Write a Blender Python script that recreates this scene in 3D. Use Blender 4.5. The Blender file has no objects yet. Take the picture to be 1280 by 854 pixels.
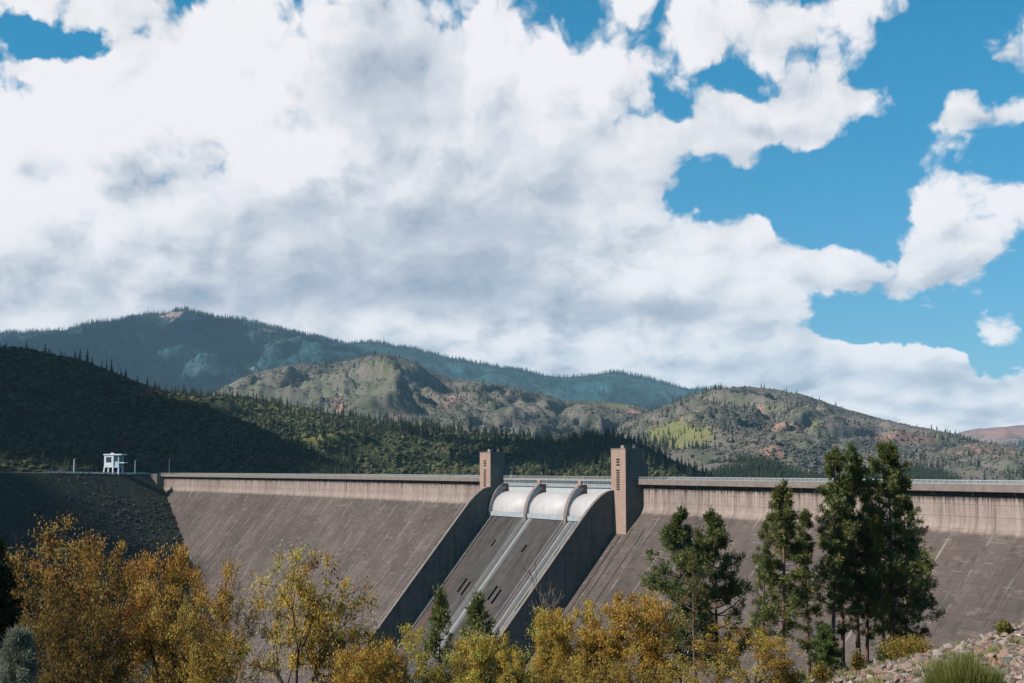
import bpy, bmesh, math, random
import numpy as np
from mathutils import Vector, Matrix

R = math.radians
SC = bpy.context.scene
COL = SC.collection

# ------------------------------------------------------------------ camera
F = 1780.0                      # focal length in pixels of the 1280 wide photograph
PITCH = math.atan(159.5 / F)
CAMZ = 2.8                      # metres above the top rail of the dam crest (z = 0)
cam_d = bpy.data.cameras.new('camera')
cam_d.sensor_width = 36.0
cam_d.lens = 36.0 * F / 1280.0
cam_d.clip_start = 0.5
cam_d.clip_end = 90000.0
cam = bpy.data.objects.new('camera', cam_d)
COL.objects.link(cam)
cam.location = (0, 0, CAMZ)
cam.rotation_euler = (math.pi / 2 + PITCH, 0, 0)
SC.camera = cam

# ------------------------------------------------------------------ view
SC.view_settings.view_transform = 'Standard'
SC.view_settings.look = 'None'
SC.view_settings.gamma = 1.0
SC.view_settings.exposure = 0.75
SC.render.engine = 'CYCLES'
SC.cycles.use_denoising = True
SC.cycles.max_bounces = 6
SC.cycles.diffuse_bounces = 3
SC.cycles.glossy_bounces = 2
SC.cycles.transmission_bounces = 3
SC.cycles.transparent_max_bounces = 8
SC.cycles.volume_bounces = 1
SC.cycles.caustics_reflective = False
SC.cycles.caustics_refractive = False

# ------------------------------------------------------------------ sun
SUN_EL = R(36)
SUN_H = (-0.962, -0.272)        # horizontal direction towards the sun
_l = math.hypot(*SUN_H)
SUN_DIR = Vector((SUN_H[0] / _l * math.cos(SUN_EL), SUN_H[1] / _l * math.cos(SUN_EL), math.sin(SUN_EL)))
sun_d = bpy.data.lights.new('sun', 'SUN')
sun_d.energy = 5.0
sun_d.angle = R(0.53)
sun_d.color = (1.0, 0.90, 0.80)
sun = bpy.data.objects.new('sun', sun_d)
COL.objects.link(sun)
sun.rotation_euler = SUN_DIR.to_track_quat('Z', 'Y').to_euler()
sun.location = (-300, -100, 300)


# ------------------------------------------------------------------ pixel <-> world
CP, SP = math.cos(PITCH), math.sin(PITCH)


def ray(px, py):
    a = (px - 640.0) / F
    b = (427.0 - py) / F
    return Vector((a, CP - b * SP, SP + b * CP))


def at(px, py, Y):
    d = ray(px, py)
    k = Y / d.y
    return Vector((d.x * k, Y, CAMZ + d.z * k))


# ------------------------------------------------------------------ node helper
class NT:
    def __init__(self, tree):
        self.t = tree

    def n(self, typ, **kw):
        nd = self.t.nodes.new(typ)
        for k, v in kw.items():
            setattr(nd, k, v)
        return nd

    def link(self, a, b):
        self.t.links.new(a, b)

    def put(self, sock, v):
        if isinstance(v, bpy.types.NodeSocket):
            self.t.links.new(v, sock)
        elif v is not None:
            sock.default_value = v

    def math(self, op, a, b=None, c=None, clamp=False):
        nd = self.n('ShaderNodeMath', operation=op)
        nd.use_clamp = clamp
        self.put(nd.inputs[0], a)
        if b is not None:
            self.put(nd.inputs[1], b)
        if c is not None:
            self.put(nd.inputs[2], c)
        return nd.outputs[0]

    def vec(self, op, a, b=None, c=None):
        nd = self.n('ShaderNodeVectorMath', operation=op)
        self.put(nd.inputs[0], a)
        if b is not None:
            self.put(nd.inputs[1], b)
        if c is not None:
            self.put(nd.inputs[2], c)
        return nd.outputs['Value'] if op in ('DOT_PRODUCT', 'LENGTH', 'DISTANCE') else nd.outputs[0]

    def noise(self, vec, scale, detail=4, rough=0.55, dist=0.0, color=False, lac=2.0):
        nd = self.n('ShaderNodeTexNoise')
        self.put(nd.inputs['Vector'], vec)
        nd.inputs['Scale'].default_value = scale
        nd.inputs['Detail'].default_value = detail
        nd.inputs['Roughness'].default_value = rough
        nd.inputs['Lacunarity'].default_value = lac
        nd.inputs['Distortion'].default_value = dist
        return nd.outputs['Color'] if color else nd.outputs[0]

    def smooth(self, x, a, b, lo=0.0, hi=1.0):
        nd = self.n('ShaderNodeMapRange', interpolation_type='SMOOTHSTEP')
        self.put(nd.inputs[0], x)
        nd.inputs[1].default_value = a
        nd.inputs[2].default_value = b
        nd.inputs[3].default_value = lo
        nd.inputs[4].default_value = hi
        return nd.outputs[0]

    def mix(self, fac, a, b, blend='MIX'):
        nd = self.n('ShaderNodeMix', data_type='RGBA', blend_type=blend)
        self.put(nd.inputs[0], fac)
        for s, v in ((nd.inputs[6], a), (nd.inputs[7], b)):
            if isinstance(v, tuple) and len(v) == 3:
                v = v + (1.0,)
            self.put(s, v)
        return nd.outputs[2]

    def xyz(self, v):
        nd = self.n('ShaderNodeSeparateXYZ')
        self.put(nd.inputs[0], v)
        return nd.outputs

    def comb(self, x, y, z=0.0):
        nd = self.n('ShaderNodeCombineXYZ')
        self.put(nd.inputs[0], x)
        self.put(nd.inputs[1], y)
        self.put(nd.inputs[2], z)
        return nd.outputs[0]


# ------------------------------------------------------------------ world: sky and clouds
world = bpy.data.worlds.new('World')
SC.world = world
world.use_nodes = True
world.node_tree.nodes.clear()
W = NT(world.node_tree)
sky = W.n('ShaderNodeTexSky', sky_type='NISHITA')
sky.sun_disc = False
sky.sun_elevation = SUN_EL
sky.sun_rotation = math.atan2(SUN_H[0], SUN_H[1])
sky.altitude = 300
sky.air_density = 1.0
sky.dust_density = 0.6
sky.ozone_density = 2.0
geo = W.n('ShaderNodeTexCoord')
dirv = geo.outputs['Generated']
dx, dy, dz = W.xyz(dirv)
az = W.math('ARCTAN2', dx, dy)
el = W.math('ARCSINE', dz)
P0 = W.comb(az, el)


def ae(px, py):
    d = ray(px, py).normalized()
    return math.atan2(d.x, d.y), math.asin(d.z)


def blobs(lst, base, pos):
    acc = None
    for (px, py, rx, ry, amp) in lst:
        a, e = ae(px, py)
        ix, iy = F / rx, F / ry
        q = W.vec('MULTIPLY_ADD', pos, (ix, iy, 0), (-a * ix, -e * iy, 0))
        g = W.math('POWER', 0.36788, W.vec('DOT_PRODUCT', q, q))
        acc = W.math('MULTIPLY_ADD', g, amp, base if acc is None else acc)
    return acc


COVER = [(1130, 418, 150, 13, -.7), (1240, 430, 60, 10, -.4), (200, 40, 70, 45, .55), (130, 95, 90, 25, .35), (1000, 25, 110, 42, .45), (830, 60, 60, 60, .30), (640, 505, 1000, 62, .75), (200, 170, 400, 230, .95), (560, 190, 290, 250, .95), (60, 350, 260, 110, .75), (380, 360, 330, 90, .75),
         (720, 130, 110, 120, .45), (690, 330, 180, 100, .6),
         (850, 345, 150, 62, .80), (970, 340, 110, 42, .6), (900, 435, 190, 42, .95), (560, 430, 260, 50, .8),
         (940, 138, 125, 48, .95), (1065, 95, 80, 38, .90), (840, 170, 66, 22, .65), (1010, 150, 60, 32, .5), (960, 15, 90, 50, .35), (875, 215, 60, 26, .40),
         (1215, 275, 92, 84, .90), (1130, 342, 130, 36, .85), (1250, 146, 100, 30, 1.05), (1258, 70, 38, 32, 1.0), (1195, 190, 52, 32, .45),
         (1180, 470, 190, 46, 1.0), (1060, 500, 160, 40, .9), (1240, 395, 60, 22, .5), (1190, 530, 240, 30, 1.0), (720, 455, 190, 45, .9), (420, 440, 300, 60, .9), (60, 410, 240, 60, .9),
         (70, 32, 62, 20, -1.2), (15, 15, 50, 22, -.5), (75, 100, 24, 12, -.45), (130, 55, 40, 18, -.35),
         (895, 80, 50, 30, -.55), (845, 125, 26, 30, -.4), (810, 30, 30, 40, -.35), (1075, 225, 120, 55, -.75), (1040, 275, 90, 30, -.4), (1180, 60, 100, 60, -.55), (850, 238, 44, 16, -.7), (930, 255, 80, 26, -.5),
         (1080, 395, 110, 26, -.5), (1000, 275, 70, 34, -.35), (1150, 150, 80, 50, -.4)]
SHADE = [(475, 115, 110, 66, .50), (330, 285, 150, 62, .38), (590, 315, 170, 62, .45), (430, 378, 260, 24, .55), (640, 350, 80, 30, .30), (700, 215, 120, 60, .30),
         (880, 222, 62, 30, .50), (860, 393, 140, 14, .50), (940, 455, 100, 13, .45), (1180, 472, 150, 11, .45), (1150, 358, 90, 10, .35), (1210, 505, 130, 9, .35),
         (30, 335, 130, 22, .25), (560, 470, 160, 12, .25), (1230, 330, 60, 14, .25), (960, 165, 120, 12, .25),
         (140, 130, 190, 80, -.40), (320, 130, 90, 130, -.35), (400, 235, 60, 60, -.20), (110, 265, 130, 36, -.30), (700, 90, 90, 80, -.30),
         (800, 330, 110, 34, -.25), (1215, 250, 60, 60, -.20), (600, 415, 200, 16, -.25)]
wrp = W.noise(P0, 7.5, 6, 0.58, color=True)
wv = W.vec('MULTIPLY_ADD', wrp, (0.15, 0.11, 0), (-0.075, -0.055, 0))
PC = W.vec('ADD', P0, wv)
cover = blobs(COVER, -0.16, PC)
shade = blobs(SHADE, 0.0, W.vec('MULTIPLY_ADD', wv, (0.45, 0.45, 0), P0))
# elevation is compressed towards the horizon, so that far clouds lie flatter
vlog = W.math('MULTIPLY', W.math('LOGARITHM', W.math('MAXIMUM', W.math('ADD', el, 0.10), 0.02), 2.71828), 0.35)
PW = W.vec('MULTIPLY_ADD', wv, (0.35, 0.35, 0), W.comb(az, vlog))


def soft(off, det=10):
    p = W.vec('ADD', PW, off) if off else PW
    return W.noise(p, 8.5, det, 0.56)


def billow(off, det=3.0):
    """rounded cauliflower heads: inverted cell distance, several octaves"""
    p = W.vec('ADD', PB, off) if off else PB
    nd = W.n('ShaderNodeTexVoronoi', voronoi_dimensions='2D', feature='F1')
    W.put(nd.inputs['Vector'], p)
    nd.inputs['Scale'].default_value = 17.0
    nd.inputs['Detail'].default_value = det
    nd.inputs['Roughness'].default_value = 0.52
    nd.inputs['Lacunarity'].default_value = 2.1
    return W.math('SUBTRACT', 1.0, nd.outputs['Distance'])


fw = W.noise(PW, 30.0, 4, 0.6, color=True)
PB = W.vec('MULTIPLY_ADD', fw, (0.028, 0.022, 0), PW)
n0 = soft(None)
n_s = soft((-0.016, 0.024, 0), 7)
n_l = soft((-0.05, 0.075, 0), 3)
b0 = billow(None)
b_s = billow((-0.011, 0.016, 0))
N0 = W.math('MULTIPLY_ADD', W.math('SUBTRACT', b0, 0.58), 0.32, W.math('SUBTRACT', n0, 0.5))
D = W.math('MULTIPLY_ADD', N0, 2.8, cover)
alpha = W.smooth(D, -0.09, 0.32)
lit = W.math('MULTIPLY_ADD', W.math('SUBTRACT', n0, n_s), 1.6, 0.76)
lit = W.math('MULTIPLY_ADD', W.math('SUBTRACT', n0, n_l), 0.50, lit)
lit = W.math('MULTIPLY_ADD', W.math('SUBTRACT', W.noise(PW, 4.0, 3, 0.5), 0.5), 0.22, lit)
lit = W.math('MULTIPLY_ADD', W.math('SUBTRACT', b0, b_s), 0.62, lit)
thick = W.smooth(D, 0.2, 1.5, 0.06, -0.12)
lit = W.math('ADD', lit, thick)
dim = W.math('POWER', 2.71828, W.math('MULTIPLY', shade, -1.65))
lit = W.math('MULTIPLY', W.math('MAXIMUM', lit, 0.10), dim, clamp=True)
cr = W.n('ShaderNodeValToRGB')
W.put(cr.inputs[0], lit)
el_ = cr.color_ramp.elements
el_[0].position = 0.0
el_[0].color = (.30, .37, .49, 1)
el_[1].position = 1.0
el_[1].color = (.95, .93, .96, 1)
for pos, c in ((.25, (.50, .55, .64, 1)), (.5, (.69, .72, .79, 1)), (.75, (.86, .86, .89, 1))):
    e_ = cr.color_ramp.elements.new(pos)
    e_.color = c
cloud_c = W.vec('SCALE', cr.outputs[0])
cloud_c.node.inputs['Scale'].default_value = 9.6
tint = W.mix(W.smooth(el, 0.02, 0.32), (0.34, 0.74, 1.02), (0.12, 0.96, 1.17))
blue = W.mix(1.0, sky.outputs[0], tint, 'MULTIPLY')
final = W.mix(alpha, blue, cloud_c)
# clouds thin out below the horizon
below = W.smooth(el, -0.03, 0.0)
final = W.mix(below, (1.2, 1.5, 1.9), final)
bg = W.n('ShaderNodeBackground')
W.put(bg.inputs[0], final)
bg.inputs[1].default_value = 0.060
wo = W.n('ShaderNodeOutputWorld')
W.link(bg.outputs[0], wo.inputs[0])
world.cycles.sampling_method = 'MANUAL'
world.cycles.sample_map_resolution = 512

# ================================================================== helpers
rng = np.random.default_rng(11)
random.seed(5)


def tag(o, label=None, cat=None, group=None, kind=None):
    if label:
        o['label'] = label
    if cat:
        o['category'] = cat
    if group:
        o['group'] = group
    if kind:
        o['kind'] = kind
    return o


def empty(name, loc=(0, 0, 0), rz=0.0):
    o = bpy.data.objects.new(name, None)
    COL.objects.link(o)
    o.location = loc
    o.rotation_euler = (0, 0, rz)
    o.empty_display_size = 0.5
    return o


def link_mesh(name, me, mat=None, parent=None):
    o = bpy.data.objects.new(name, me)
    COL.objects.link(o)
    if mat is not None and not me.materials:
        me.materials.append(mat)
    if parent is not None:
        o.parent = parent
    return o


def mesh_from(name, verts, faces, mat=None, smooth=False, uv=None, attrs=None):
    me = bpy.data.meshes.new(name)
    me.from_pydata([tuple(v) for v in verts], [], [tuple(f) for f in faces])
    if uv is not None:                     # one uv per vertex
        l = me.uv_layers.new(name='UVMap')
        idx = np.empty(len(me.loops), dtype=np.int32)
        me.loops.foreach_get('vertex_index', idx)
        l.data.foreach_set('uv', np.asarray(uv, dtype=np.float32)[idx].ravel())
    if attrs:
        for k, v in attrs.items():
            a = me.attributes.new(k, 'FLOAT', 'POINT')
            a.data.foreach_set('value', np.asarray(v, dtype=np.float32))
    if smooth:
        me.polygons.foreach_set('use_smooth', np.ones(len(me.polygons), dtype=bool))
    if mat is not None:
        me.materials.append(mat)
    me.update()
    return me


def quads_mesh(name, V, mat, tint=None, tri=False, n_from=None):
    """V: (N,4,3) or (N,3,3) numpy array of separate leaf faces; tint: per face value"""
    k = V.shape[1]
    N = V.shape[0]
    me = bpy.data.meshes.new(name)
    me.vertices.add(N * k)
    me.vertices.foreach_set('co', V.reshape(-1).astype(np.float32))
    me.loops.add(N * k)
    me.loops.foreach_set('vertex_index', np.arange(N * k, dtype=np.int32))
    me.polygons.add(N)
    me.polygons.foreach_set('loop_start', np.arange(0, N * k, k, dtype=np.int32))
    if tint is not None:
        a = me.attributes.new('tint', 'FLOAT', 'POINT')
        a.data.foreach_set('value', np.repeat(tint, k).astype(np.float32))
    me.materials.append(mat)
    me.update(calc_edges=True)
    me.validate()
    return me


class MB:
    """collects simple solids into one mesh"""

    def __init__(self):
        self.v = []
        self.f = []
        self.uv = []

    def add(self, verts, faces, uv=None):
        b = len(self.v)
        self.v += [tuple(p) for p in verts]
        self.f += [tuple(i + b for i in f) for f in faces]
        self.uv += list(uv) if uv is not None else [(p[0] + p[1] * .37, p[2]) for p in verts]

    def hexa(self, p, uv=None):            # 8 corners, bottom ring 0-3, top ring 4-7
        self.add(p, [(3, 2, 1, 0), (4, 5, 6, 7), (0, 1, 5, 4), (1, 2, 6, 5), (2, 3, 7, 6), (3, 0, 4, 7)], uv)

    def box(self, x0, x1, y0, y1, z0, z1, fn=None):
        p = [(x0, y0, z0), (x1, y0, z0), (x1, y1, z0), (x0, y1, z0), (x0, y0, z1), (x1, y0, z1), (x1, y1, z1), (x0, y1, z1)]
        uv = [(q[0] + q[1], q[2]) for q in p]
        self.hexa([fn(*q) for q in p] if fn else p, uv)

    def tube(self, pts, rad, n=6, cap=True):
        pts = [Vector(p) for p in pts]
        rings = []
        for i, p in enumerate(pts):
            d = (pts[min(i + 1, len(pts) - 1)] - pts[max(i - 1, 0)]).normalized()
            a = d.orthogonal().normalized() if abs(d.z) < 0.9 else Vector((1, 0, 0)).cross(d).normalized()
            c = d.cross(a)
            rings.append([p + (a * math.cos(2 * math.pi * k / n) + c * math.sin(2 * math.pi * k / n)) * rad[i] for k in range(n)])
        v = [q for r in rings for q in r]
        f = []
        for i in range(len(pts) - 1):
            for k in range(n):
                f.append((i * n + k, i * n + (k + 1) % n, (i + 1) * n + (k + 1) % n, (i + 1) * n + k))
        if cap:
            f.append(tuple(range(n - 1, -1, -1)))
            f.append(tuple((len(pts) - 1) * n + k for k in range(n)))
        self.add(v, f)

    def build(self, name, mat, parent=None, smooth=False):
        me = mesh_from(name, self.v, self.f, mat, smooth, self.uv)
        return link_mesh(name, me, None, parent)


# ---- vectorised gradient noise
_perm = np.random.default_rng(3).permutation(512)
_perm = np.concatenate([_perm, _perm, _perm])
_ga = np.random.default_rng(4).random(512) * 2 * np.pi
_gx, _gy = np.cos(_ga), np.sin(_ga)


def pnoise(x, y):
    xi = np.floor(x).astype(int)
    yi = np.floor(y).astype(int)
    xf, yf = x - xi, y - yi
    u = xf * xf * xf * (xf * (xf * 6 - 15) + 10)
    v = yf * yf * yf * (yf * (yf * 6 - 15) + 10)

    def g(ix, iy, fx, fy):
        h = _perm[(_perm[ix & 511] + iy) & 511]
        return _gx[h] * fx + _gy[h] * fy
    a = g(xi, yi, xf, yf)
    b = g(xi + 1, yi, xf - 1, yf)
    c = g(xi, yi + 1, xf, yf - 1)
    d = g(xi + 1, yi + 1, xf - 1, yf - 1)
    return ((a + (b - a) * u) * (1 - v) + (c + (d - c) * u) * v) * 1.5


def fbm(x, y, oct=5, gain=0.5):
    s, a = 0.0, 1.0
    for i in range(oct):
        s = s + a * pnoise(x * 2 ** i + 17.3 * i, y * 2 ** i - 9.1 * i)
        a *= gain
    return s


def ridged(x, y, oct=5, gain=0.5):
    s, a, t = 0.0, 1.0, 0.0
    for i in range(oct):
        s = s + a * (1 - 2 * np.abs(pnoise(x * 2 ** i + 31.7 * i, y * 2 ** i + 5.3 * i)))
        t += a
        a *= gain
    return s / t


# ================================================================== materials
def new_mat(name):
    m = bpy.data.materials.new(name)
    m.use_nodes = True
    m.node_tree.nodes.clear()
    return m, NT(m.node_tree)


def finish(m, T, color, rough=0.9, bump=None, bump_strength=0.3, bump_dist=0.1, spec=0.25, metallic=0.0):
    b = T.n('ShaderNodeBsdfPrincipled')
    T.put(b.inputs['Base Color'], color if not (isinstance(color, tuple) and len(color) == 3) else color + (1,))
    T.put(b.inputs['Roughness'], rough)
    b.inputs['Specular IOR Level'].default_value = spec
    b.inputs['Metallic'].default_value = metallic
    if bump is not None:
        bn = T.n('ShaderNodeBump')
        bn.inputs['Strength'].default_value = bump_strength
        bn.inputs['Distance'].default_value = bump_dist
        T.put(bn.inputs['Height'], bump)
        T.link(bn.outputs[0], b.inputs['Normal'])
    o = T.n('ShaderNodeOutputMaterial')
    T.link(b.outputs[0], o.inputs[0])
    return m


def uvv(T):
    return T.n('ShaderNodeTexCoord').outputs['UV']


def objv(T):
    return T.n('ShaderNodeTexCoord').outputs['Object']


def mat_concrete_face():
    """u = metres along the dam, v = metres down the face from the crest"""
    m, T = new_mat('weathered_concrete_face')
    uv = uvv(T)
    u, v, _ = T.xyz(uv)
    v = T.math('MULTIPLY', v, -1.0)
    rnd = T.n('ShaderNodeObjectInfo').outputs['Random']
    big = T.noise(uv, 0.035, 4, 0.6)
    mid = T.noise(uv, 0.30, 5, 0.65)
    streak = T.noise(T.vec('MULTIPLY', uv, (0.75, 0.022, 1)), 1.0, 4, 0.65)
    streak2 = T.noise(T.vec('MULTIPLY', uv, (0.28, 0.012, 1)), 1.0, 3, 0.6)
    wall = T.smooth(T.math('MULTIPLY_ADD', T.noise(uv, .25, 3, .6), 2.0, v), 13.0, 14.8, 1.0, 0.0)          # upper vertical wall stays lighter: it is not washed by seepage
    # sloping face: dark brown grey with pale leached streaks
    c = T.mix(T.smooth(big, .35, .68), (.054, .042, .038), (.082, .0625, .055))
    patch = T.noise(T.vec('MULTIPLY', uv, (.22, .16, 1)), 1.0, 6, .72)
    c = T.mix(T.math('MULTIPLY', T.smooth(patch, .50, .64), .8), c, (.036, .032, .030))
    patch2 = T.noise(T.vec('MULTIPLY', uv, (.11, .30, 1)), 1.0, 6, .7)
    c = T.mix(T.math('MULTIPLY', T.smooth(patch2, .54, .66), .55), c, (.135, .108, .096))
    c = T.mix(T.math('MULTIPLY', T.smooth(mid, .46, .30), .30), c, (.14, .115, .105))
    c = T.mix(T.math('MULTIPLY', T.smooth(streak2, .50, .72), .4), c, (.048, .045, .044))
    deep = T.math('MULTIPLY', T.smooth(v, 18.0, 60.0, 0.15, 0.8), T.smooth(T.noise(uv, .03, 3, .6), .40, .62))
    c = T.mix(T.math('MULTIPLY', T.smooth(streak, .55, .66), deep), c, (.185, .158, .148))
    be = T.math('ABSOLUTE', T.n('ShaderNodeAttribute', attribute_name='bu').outputs['Fac'])
    jn_ = T.noise(T.vec('MULTIPLY', uv, (.07, .06, 1)), 1.0, 3, .6)
    c = T.mix(T.math('MULTIPLY', T.smooth(be, .93, .975), T.smooth(jn_, .45, .60, 0, .8)), c, (.21, .185, .172))
    fineg = T.noise(uv, 1.6, 4, .7)
    c = T.mix(T.smooth(fineg, .35, .75, 0, .45), c, (.050, .046, .044))
    # lift joints
    lift = T.math('PINGPONG', v, 1.525)
    lj = T.smooth(lift, 0.0, 0.16, 1.0, 0.0)
    ljn = T.smooth(T.noise(uv, 0.12, 3, .6), .48, .66)
    c = T.mix(T.math('MULTIPLY', T.math('MULTIPLY', lj, ljn), .8), c, (.18, .155, .14))
    c = T.mix(T.math('MULTIPLY', T.math('MULTIPLY', lj, T.smooth(ljn, .0, .6, 1.0, 0.0)), .5), c, (.03, .027, .025))
    # wall: pinkish grey with drip streaks below the deck
    drip = T.noise(T.vec('MULTIPLY', uv, (1.1, 0.05, 1)), 1.0, 5, .7)
    wc = T.mix(T.smooth(mid, .3, .7), (.225, .178, .158), (.175, .14, .126))
    wc = T.mix(T.math('MULTIPLY', T.smooth(drip, .47, .62), T.smooth(v, 2.0, 11.5, .95, .40)), wc, (.065, .052, .047))
    wc = T.mix(T.math('MULTIPLY', T.smooth(drip, .30, .42, 1.0, 0.0), .5), wc, (.32, .27, .245))
    wc = T.mix(T.math('MULTIPLY', lj, .7), wc, (.11, .09, .082))
    top = T.smooth(T.math('MULTIPLY_ADD', drip, -5.0, v), 1.6, 3.2, 1.0, 0.0)  # near-black band deepens the deck's shadow in the colour, edge runs in drips
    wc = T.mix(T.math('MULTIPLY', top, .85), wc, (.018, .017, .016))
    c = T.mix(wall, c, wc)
    br = T.math('MULTIPLY_ADD', rnd, .22, .89)
    c = T.mix(1.0, c, T.comb(br, br, br), 'MULTIPLY')
    bump = T.math('MULTIPLY_ADD', lj, -0.6, mid)
    return finish(m, T, c, .92, bump, .35, .25, .15)


def mat_concrete(name, a, b, dark, dark_amt=.6, sc=1.0):
    m, T = new_mat(name)
    uv = uvv(T)
    mid = T.noise(uv, 0.35 * sc, 5, .62)
    dr = T.noise(T.vec('MULTIPLY', uv, (0.8 * sc, 0.07 * sc, 1)), 1.0, 5, .65)
    c = T.mix(T.smooth(mid, .32, .68), a, b)
    c = T.mix(T.math('MULTIPLY', T.smooth(dr, .50, .74), dark_amt), c, dark)
    _, v, _ = T.xyz(uv)
    lj = T.smooth(T.math('PINGPONG', v, 1.525), 0.0, 0.08, 1.0, 0.0)
    c = T.mix(T.math('MULTIPLY', lj, .35), c, dark)
    return finish(m, T, c, .92, mid, .3, .15, .15)


def mat_chute():
    """u = metres across the spillway (0 at the left wall), v = -metres down"""
    m, T = new_mat('stained_spillway_concrete')
    uv = uvv(T)
    u, v, _ = T.xyz(uv)
    mid = T.noise(uv, .25, 5, .62)
    st = T.noise(T.vec('MULTIPLY', uv, (1.3, .012, 1)), 1.0, 4, .6)
    st2 = T.noise(T.vec('MULTIPLY', uv, (.30, .008, 1)), 1.0, 3, .6)
    c = T.mix(T.smooth(mid, .3, .7), (.030, .028, .027), (.045, .041, .039))
    c = T.mix(T.math('MULTIPLY', T.smooth(st2, .5, .7), .5), c, (.065, .038, .033))
    bl_ = T.noise(T.vec('MULTIPLY', uv, (.16, .05, 1)), 1.0, 6, .72)
    c = T.mix(T.math('MULTIPLY', T.smooth(bl_, .50, .64), .7), c, (.018, .017, .017))
    c = T.mix(T.math('MULTIPLY', T.smooth(bl_, .46, .34), .35), c, (.085, .082, .08))
    lj_ = T.smooth(T.math('PINGPONG', v, 1.9), 0.0, 0.14, 1.0, 0.0)
    c = T.mix(T.math('MULTIPLY', lj_, .35), c, (.02, .019, .018))
    c = T.mix(T.math('MULTIPLY', T.smooth(st, .62, .75), .35), c, (.085, .08, .078))
    grain = T.noise(T.vec('MULTIPLY', uv, (2.2, .35, 1)), 1.0, 4, .75)
    for uc, w, amt in ((33.2, .5, .6), (35.4, .45, .55), (39.0, 1.3, .85), (41.6, .4, .5), (31.5, .25, .3), (24.0, .2, .2), (52.0, .2, .2),
                       (68.5, .35, .55), (71.5, .3, .6), (74.6, .8, .8), (76.8, .35, .5), (79.8, 1.2, .6), (84.0, .3, .35), (92.0, .25, .25), (104.0, .8, .35), (108.5, .6, .5)):
        wob = T.math('MULTIPLY_ADD', st, 1.2, uc - .6)
        d = T.math('DIVIDE', T.math('SUBTRACT', u, wob), w)
        g = T.math('POWER', .36788, T.math('MULTIPLY', d, d))
        g = T.math('MULTIPLY', g, T.smooth(grain, .30, .62, .35, 1.0))
        c = T.mix(T.math('MULTIPLY', g, amt, clamp=True), c, (.23, .25, .262))
    for uc, w, amt in ((8.0, 2.2, .5), (32.5, .5, .5), (57.0, 1.2, .55), (61.0, .8, .5), (76.8, .4, .5)):
        d = T.math('DIVIDE', T.math('SUBTRACT', u, uc), w)
        g = T.math('POWER', .36788, T.math('MULTIPLY', d, d))
        g = T.math('MULTIPLY', g, T.smooth(v, -70.0, -22.0, 1.0, 0.0))
        c = T.mix(T.math('MULTIPLY', g, amt, clamp=True), c, (.105, .042, .033))
    return finish(m, T, c, .88, mid, .25, .12, .2)


def mat_simple(name, c, c2=None, scale=2.0, rough=.7, metallic=0.0, spec=.3, lo=.35, hi=.65, bump=0.0):
    m, T = new_mat(name)
    if c2 is None:
        return finish(m, T, c, rough, spec=spec, metallic=metallic)
    n = T.noise(objv(T), scale, 5, .6)
    return finish(m, T, T.mix(T.smooth(n, lo, hi), c, c2), rough, n if bump else None, bump, .05, spec, metallic)


def mat_gate():
    m, T = new_mat('white_painted_steel')
    uv = uvv(T)
    u, v, _ = T.xyz(uv)
    n = T.noise(T.vec('MULTIPLY', uv, (.9, .25, 1)), 1.0, 5, .65)
    c = T.mix(T.smooth(n, .35, .7), (.35, .34, .345), (.30, .29, .29))
    c = T.mix(T.math('MULTIPLY', T.smooth(n, .55, .72), T.smooth(v, -8.5, -5.0, .75, 0.05)), c, (.32, .17, .11))
    return finish(m, T, c, .55, spec=.4)


def mat_leaf(name, stops, trans=.45, rough=.6):
    """colour from the per-leaf tint value and the tree's own object colour"""
    m, T = new_mat(name)
    at_ = T.n('ShaderNodeAttribute', attribute_name='tint')
    r = T.n('ShaderNodeValToRGB')
    T.put(r.inputs[0], at_.outputs['Fac'])
    e = r.color_ramp.elements
    e[0].position, e[0].color = stops[0][0], stops[0][1] + (1,)
    e[1].position, e[1].color = stops[-1][0], stops[-1][1] + (1,)
    for p, c in stops[1:-1]:
        q = e.new(p)
        q.color = c + (1,)
    oi = T.n('ShaderNodeObjectInfo')
    c = T.mix(1.0, r.outputs[0], oi.outputs['Color'], 'MULTIPLY')
    d = T.n('ShaderNodeBsdfPrincipled')
    T.put(d.inputs['Base Color'], c)
    d.inputs['Roughness'].default_value = rough
    d.inputs['Specular IOR Level'].default_value = .25
    t = T.n('ShaderNodeBsdfTranslucent')
    T.put(t.inputs[0], c)
    mx = T.n('ShaderNodeMixShader')
    mx.inputs[0].default_value = trans
    T.link(d.outputs[0], mx.inputs[1])
    T.link(t.outputs[0], mx.inputs[2])
    o = T.n('ShaderNodeOutputMaterial')
    T.link(mx.outputs[0], o.inputs[0])
    return m


def mat_random(name, cols, rough=.9, vscale=None):
    """one colour per object or instance"""
    m, T = new_mat(name)
    r = T.n('ShaderNodeValToRGB')
    T.put(r.inputs[0], T.n('ShaderNodeObjectInfo').outputs['Random'])
    e = r.color_ramp.elements
    k = len(cols)
    e[0].position, e[0].color = 0, cols[0] + (1,)
    e[1].position, e[1].color = 1, cols[-1] + (1,)
    for i, c in enumerate(cols[1:-1]):
        e.new((i + 1) / (k - 1)).color = c + (1,)
    c = r.outputs[0]
    n = None
    if vscale:
        n = T.noise(objv(T), vscale, 4, .65)
        c = T.mix(T.smooth(n, .35, .7, 0, .5), c, (.10, .09, .08))
    return finish(m, T, c, rough, n, .5, .08, .15)


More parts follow.
